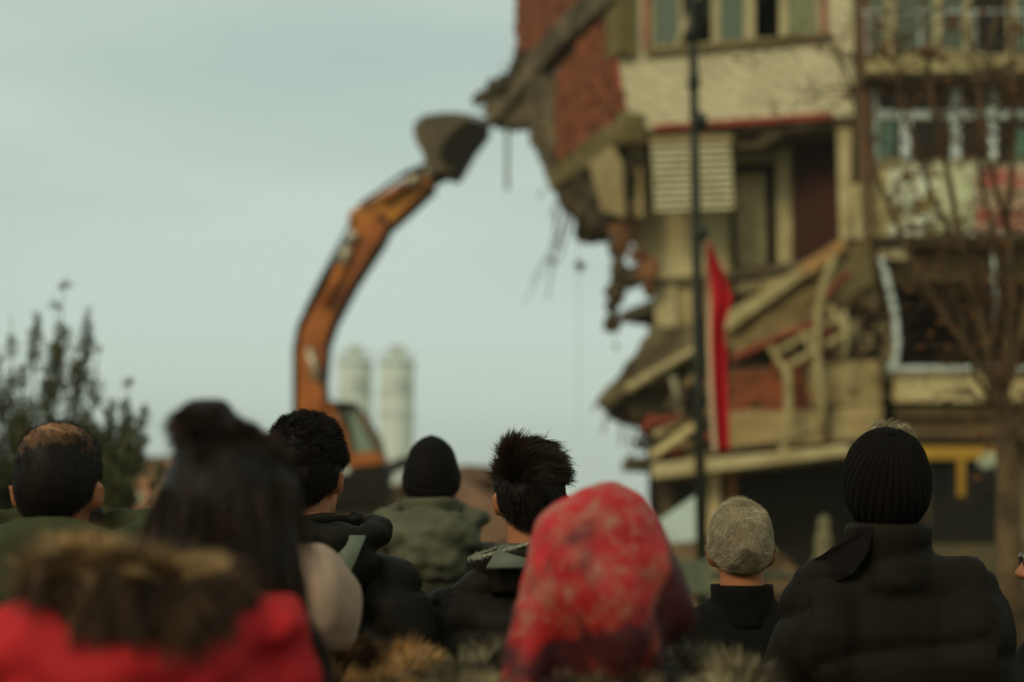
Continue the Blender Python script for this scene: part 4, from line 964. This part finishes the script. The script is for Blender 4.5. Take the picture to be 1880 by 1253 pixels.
# --- 4 short-haired man in black puffer with hood and strap
r, s = person('young man with short thick dark hair, black puffer jacket with its hood down', 568, 775, 3.3, yaw=-.22)
hc = hair_cap(r, s, hb, k=1.07, topk=.05, front=28, side=-2, back=-52, disp=lambda az, e, t: .05*noise.noise(Vector((sin(az)*2.4, cos(az)*2.4, e*3))))
strands('hair', hc, 15000, .012, hb, r, comb=(.2,.3,-.1), lift=.8, jit=.35, wd=.0008, clump=60, droop=.05, sel=lambda x, y, z: z > 1.685*s)
strands('hair', hc, 10000, .010, hb, r, comb=(0,-.2,-1), lift=.15, jit=.15, wd=.0008, sel=lambda x, y, z: z <= 1.69*s)
coat(r, s, blackp, 1.12, puff=.022, pz=.115, wr=.008)
hood_down(r, s, blackp, c=(.045,-.12,1.49), rad=(.165,.10,.085), rim=.03, tilt=-.3, wr=.018)
collar(r, s, blackp, 1.49, 1.575, .10, .10, cy=-.03, cx=.02, thick=.02, flare=.02)
fx = lambda px: at(px,1000,3.2).x - r.location.x
strap(r, [(fx(690),-.165,at(690,985,3.15).z), (fx(678),-.185,at(678,1030,3.1).z), (fx(655),-.19,at(655,1080,3.1).z), (fx(640),-.19,at(640,1140,3.1).z)], .06, strapm)

# --- 5 beige hat with fur collar
r, s = person('short person in a pinkish beige hat with a ginger fur collar, behind the long-haired woman', 560, 1003, 2.45, hat=.02, yaw=.1)
def bd(az, e, t): return -.035*max(0, 1-abs(sin(az*3+.6))*5) + (.03 if t > .86 else 0) + .06*noise.noise(Vector((sin(az)*2, cos(az)*2, e*2))) + .05*(t > .8)*0
dome('hat', H(s,0,-.02,1.690), (.098,.114,.106), lambda az: radians(-42 if cos(az) < .3 else 5), beige, r, disp=bd, thick=.01)
coat(r, s, cloth('dark_brown_coat', (.03,.02,.012)), 1.0)
m = MB(); n = 20
for i in range(n):
    f = lambda q: (.15*sin(q)+.045, -.07+.13*cos(q), 1.545*s + .02*cos(q))
    m.cap(f(2*pi*i/n), .036, f(2*pi*(i+1)/n), .036, 10)
fo = blob('fur_base', m, M('fur_dark', (.05,.03,.012), bump=0), r, .012, 1, lambda p, n: .01*noise.noise(p*30), world=False)
strands('fur', fo, 16000, .032, M('fur_ginger', (.60,.36,.17), col2=(.07,.035,.014), rough=.55, scale=16, bump=0, lo=.42, hi=.62), r, comb=(.5,0,.2), lift=.8, jit=.4, wd=.0008, clump=36, droop=.1)

# --- 7 man in black beanie and sage hooded parka
r, s = person('man in a smooth black beanie and a sage green hooded parka', 793, 804, 4.8, hat=.035)
beanie(r, s, knit, ribs=40, amp=.008, k=.98, top=.18, brim=True, back=-46, side=-20)
coat(r, s, parkad, 1.12, puff=.010, pz=.12, length=.7)
hood_down(r, s, parka, c=(0,-.10,1.505), rad=(.17,.10,.10), rim=.042, wr=.022, tilt=-.3)
collar(r, s, parka, 1.49, 1.625, .085, .10, cy=-.02, thick=.03, flare=.01)

# --- 8 tousled young man
r, s = person('young man with tousled brown hair and a white-edged turned up collar', 972, 822, 3.4, yaw=.12)
hc = hair_cap(r, s, hb, k=1.04, topk=.06, front=26, side=-4, back=-50, disp=lambda az, e, t: .07*noise.noise(Vector((sin(az)*2.2+4, cos(az)*2.2, e*3))))
zc = 1.685*s
strands('hair', hc, 15000, .034, hbr, r, comb=(1.0,.3,.1), lift=.26, jit=.8, wd=.0009, k=6, clump=15,  droop=.15, sel=lambda x, y, z: z > zc+.015, lenjit=.45)
strands('hair', hc, 9000, .014, hb, r, comb=(0,-.1,-1), lift=.15, jit=.18, wd=.0009, sel=lambda x, y, z: z <= zc+.025)
fh = strands('flyaway_hair', hc, 90, .035, hbr, r, comb=(.2,.2,.3), lift=.9, jit=.6, wd=.0006, k=5, clump=10, droop=.1, sel=lambda x, y, z: z > zc+.02)
coat(r, s, blackp, 1.0, puff=.019, pz=.085, wr=.008, drop=.02)
fh['kind'] = 'stuff'
collar(r, s, blackp, 1.455, 1.565, .125, .11, cy=-.015, open_=.9, thick=.02, flare=.018, tilt=.0)
m = MB(); av = [.45+(2*pi-.9)*i/43 for i in range(44)]; m.tube([(sin(a)*.140, -.015+cos(a)*.126, 1.567*s) for a in av], .004, 6)
fe_ = mk('fleece_edge', m, M('white_fleece', (.35,.36,.36), bump=0), r, smooth=True, world=False)
strands('fleece', fe_, 2600, .010, M('white_fleece', (.5,.5,.42), bump=0), r, comb=(0,0,.1), lift=.8, jit=.6, wd=.0007, k=3, clump=70)
for o_ in [c_ for c_ in r.children if c_.name.split('.')[0] in ('collar','fleece_edge','fleece')]: disp_mesh(o_.data, lambda c_, n_: Vector((0,0,.30*c_.x*max(0, min(1, (c_.z-1.40*s)/.15)))))
fx = lambda px: at(px,1000,3.25).x - r.location.x
strap(r, [(fx(945),-.09,at(948,1006,3.3).z), (fx(930),-.12,at(930,1022,3.25).z), (fx(912),-.150,at(912,1048,3.2).z)], .085, strapm, th=.012)

# --- 9 red headscarf
r, s = person('woman in a red patterned headscarf and a coat with a grey-brown fur hood', 1096, 889, 2.2, hat=.022)
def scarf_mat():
    # dark patches grow denser towards the right and below
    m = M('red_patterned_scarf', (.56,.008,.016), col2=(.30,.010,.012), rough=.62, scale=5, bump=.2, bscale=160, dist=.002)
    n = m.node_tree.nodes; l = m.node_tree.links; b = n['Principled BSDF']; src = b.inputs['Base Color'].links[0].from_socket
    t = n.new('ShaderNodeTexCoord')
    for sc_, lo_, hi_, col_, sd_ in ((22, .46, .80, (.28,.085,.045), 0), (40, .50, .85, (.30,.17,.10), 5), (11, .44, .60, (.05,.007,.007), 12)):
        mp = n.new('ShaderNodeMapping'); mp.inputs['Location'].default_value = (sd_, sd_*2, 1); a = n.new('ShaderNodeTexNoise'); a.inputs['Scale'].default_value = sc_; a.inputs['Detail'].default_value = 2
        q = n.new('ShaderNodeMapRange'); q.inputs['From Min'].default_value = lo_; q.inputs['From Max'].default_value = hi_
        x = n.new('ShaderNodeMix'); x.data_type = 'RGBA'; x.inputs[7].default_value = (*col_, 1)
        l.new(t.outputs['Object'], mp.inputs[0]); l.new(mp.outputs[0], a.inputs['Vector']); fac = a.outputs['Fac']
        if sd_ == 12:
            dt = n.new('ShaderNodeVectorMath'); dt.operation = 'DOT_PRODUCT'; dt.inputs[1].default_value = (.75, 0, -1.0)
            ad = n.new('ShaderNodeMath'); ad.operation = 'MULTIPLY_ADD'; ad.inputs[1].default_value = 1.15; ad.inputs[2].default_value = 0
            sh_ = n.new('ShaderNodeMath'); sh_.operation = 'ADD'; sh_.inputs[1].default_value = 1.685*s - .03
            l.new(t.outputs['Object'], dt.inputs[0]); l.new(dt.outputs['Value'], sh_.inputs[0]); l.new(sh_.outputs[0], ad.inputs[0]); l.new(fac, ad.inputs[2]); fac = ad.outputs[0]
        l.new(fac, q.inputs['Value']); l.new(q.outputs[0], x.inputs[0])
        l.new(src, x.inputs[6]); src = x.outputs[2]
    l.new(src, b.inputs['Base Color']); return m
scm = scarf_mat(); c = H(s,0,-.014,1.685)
m = MB(); m.ell(c+Vector((.004,-.005,.0)), (.110,.122,.118)); m.ell(c+Vector((.010,-.025,-.055)), (.124,.118,.150)); m.cap(c+Vector((-.05,-.05,-.06)), .06, c+Vector((-.090,-.06,-.17)), .045); m.ell(c+Vector((0,.0,-.15)), (.11,.10,.09))
def sfold(p, n):
    q = p - c; a = math.atan2(q.x+.03, -(q.z-.16)); rr_ = sqrt(q.x**2 + (q.z-.12)**2)
    back = 1 if q.y < .03 else .3
    return back*(.017*sin(a*13 + 3.5*noise.noise(p*5)) * min(1, max(0, (rr_-.12)*9)) + .010*noise.noise(Vector((p.x*10+p.z*9, p.y*6, p.z*9-p.x*6))) + .004*noise.noise(p*30))
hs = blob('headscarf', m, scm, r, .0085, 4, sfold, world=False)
# keep the face clear: cut the scarf in front
bm = bmesh.new(); bm.from_mesh(hs.data)
bmesh.ops.delete(bm, geom=[f for f in bm.faces if (lambda q: q.y > .055 and abs(q.x) < .062 and -.10 < q.z < .06)(f.calc_center_median()-c)], context='FACES'); bm.to_mesh(hs.data); bm.free()
coat(r, s, cloth('brown_black_coat', (.022,.016,.010)), 1.0, drop=.01)
m = MB(); n = 24
for i in range(n):
    f = lambda q: (.205*sin(q), -.06+.155*cos(q), c.z - .205 + .03*cos(q))
    if cos(2*pi*i/n) > .8: continue
    m.cap(f(2*pi*i/n), .046, f(2*pi*(i+1)/n), .046, 10)
m.ell((0,-.16,c.z-.26), (.16,.07,.10))
fo = blob('fur_base', m, M('fur_dark', (.035,.020,.010), bump=0), r, .012, 1, lambda p, n: .010*noise.noise(p*26), world=False)
strands('fur', fo, 26000, .026, M('fur_grey_brown', (.46,.38,.27), col2=(.035,.022,.012), rough=.55, scale=12, bump=0, lo=.45, hi=.66), r, comb=(0,-.1,-.3), lift=.5, jit=.5, wd=.0007, clump=24, droop=.2)
strands('fur_tips', fo, 1100, .026, M('fur_silver', (.5,.48,.36), col2=(.3,.27,.18), rough=.5, scale=12, bump=0), r, comb=(.1,0,0), lift=1, jit=.3, wd=.001, clump=30, droop=.1, sel=lambda x, y, z: z > c.z-.205 and abs(x) > .10)

# --- 10 grey-haired man
r, s = person('older man with cropped grey hair seen from behind, in a plain black coat', 1358, 930, 3.7, yaw=-.06)
hc = hair_cap(r, s, hgb, k=1.04, topk=-.05, front=34, side=0, back=-50)
strands('hair', hc, 26000, .013, M('cropped_grey', (.52,.48,.42), col2=(.26,.225,.18), rough=.5, scale=28, bump=0), r, comb=(.05,.1,-.7), lift=.16, jit=.16, wd=.0006, clump=22, droop=.1, flow=lambda x, y, z: (x*9, -(y+.05)*9*.4, -(z-1.70*s)*9 - .3))
coat(r, s, blackw, 1.0, wr=.006); collar(r, s, blackw, 1.455, 1.572, .086, .084, cy=-.02, thick=.014, flare=-.006)

# --- 11 man in ribbed hat, big olive-black padded jacket
r, s = person('man in a black ribbed knitted hat and a padded olive-black jacket', 1622, 790, 3.25, hat=.022, yaw=-.05)
beanie(r, s, knit, ribs=34, amp=.045, k=1.02, top=.02, brim=False, back=-50, front=10, side=-22, pole=(.62,.0,0))
tuft = MB(); tz = at(1632,790,3.25)
for i in range(7): tuft.ell((tz.x-r.location.x + (i-3)*.008, -.0+.01*sin(i*2), tz.z-.004+.004*cos(i*1.9)), (.016,.022,.012), nu=12, nv=8)
tb = blob('hair_tuft', tuft, hgrey, r, .005, 2, world=False)
strands('hair_tuft', tb, 2200, .022, hgrey, r, comb=(.8,0,-.2), lift=.6, jit=.4, wd=.0006, clump=50, droop=.2)
def ex(m):
    for q in (-1, 1): m.ell((q*.16,-.05,1.33*s), (.10,.115,.14))
    m.cap((-.15,-.03,1.462*s), .070, (.165,-.03,1.468*s), .074)
    m.tube([(0,-.025,1.46*s), (0,-.025,1.60*s)], [.108,.100], 28); m.cap((-.06,-.03,1.50*s), .06, (.06,-.03,1.50*s), .06)
coat(r, s, oliveb, .98, puff=.024, pz=.19, tilt=-1.2, wr=.006, extra=ex)
# unzipped collar flap standing out to the left
fx = lambda px: at(px,1000,3.3).x - r.location.x
zz = lambda py: at(1500,py,3.3).z
m = MB(); m.prism([(fx(x), y, zz(z)) for x, y, z in ((1455,-.02,1058),(1482,-.045,1028),(1497,-.05,1016),(1512,-.06,1003),(1535,-.08,988),(1552,-.09,968),(1580,-.11,966),(1566,-.12,1012),(1540,-.12,1048),(1490,-.06,1082))], (.006,.02,0))
m2 = mk('collar_flap', m, knit, r, bevel=.004, world=False)
m = MB(); m.ell((fx(1474),.10,zz(1080)), (.026,.05,.028)); m.ell((fx(1484),.06,zz(1094)), (.03,.05,.03)); blob('light_collar', m, whitec, r, .01, 2, lambda p, n: .006*noise.noise(p*30), world=False)

# --- 12 man at the right edge in profile, sunglasses
Yp = 3.5; hc_ = at(1948, 1020, Yp)
r, s = person('older man with short grey hair and dark glasses seen in profile', 1952, 948, Yp, yaw=radians(82))
hc = hair_cap(r, s, hgrey, k=1.0, front=26, side=10, back=-44); strands('hair', hc, 12000, .014, hgrey, r, comb=(0,-.3,-.7), lift=.4, jit=.3, wd=.0008)
e = H(s,0,0,1.672)
for q in (-1, 1): mk('lens', MB().ell(e+Vector((q*.033,.098,-.002)), (.027,.006,.020), (0,0,-q*.12)), eyeb, r, smooth=True, world=False); mk('temple_arm', MB().tube([e+Vector((q*.06,.092,.004)), e+Vector((q*.078,.02,.004)), e+Vector((q*.08,-.02,-.004))], .003, 6), blk, r, world=False)
mk('bridge', MB().tube([e+Vector((-.012,.106,.004)), e+Vector((.012,.106,.004))], .003, 6), blk, r, world=False)
m = MB(); m.cap(H(s,-.02,.093,1.607), .006, H(s,.02,.093,1.607), .006, 8); blob('moustache', m, hgrey, r, .005, 1, world=False)
coat(r, s, blackw, 1.05); collar(r, s, blackw, 1.455, 1.53, .09, .095, thick=.014)
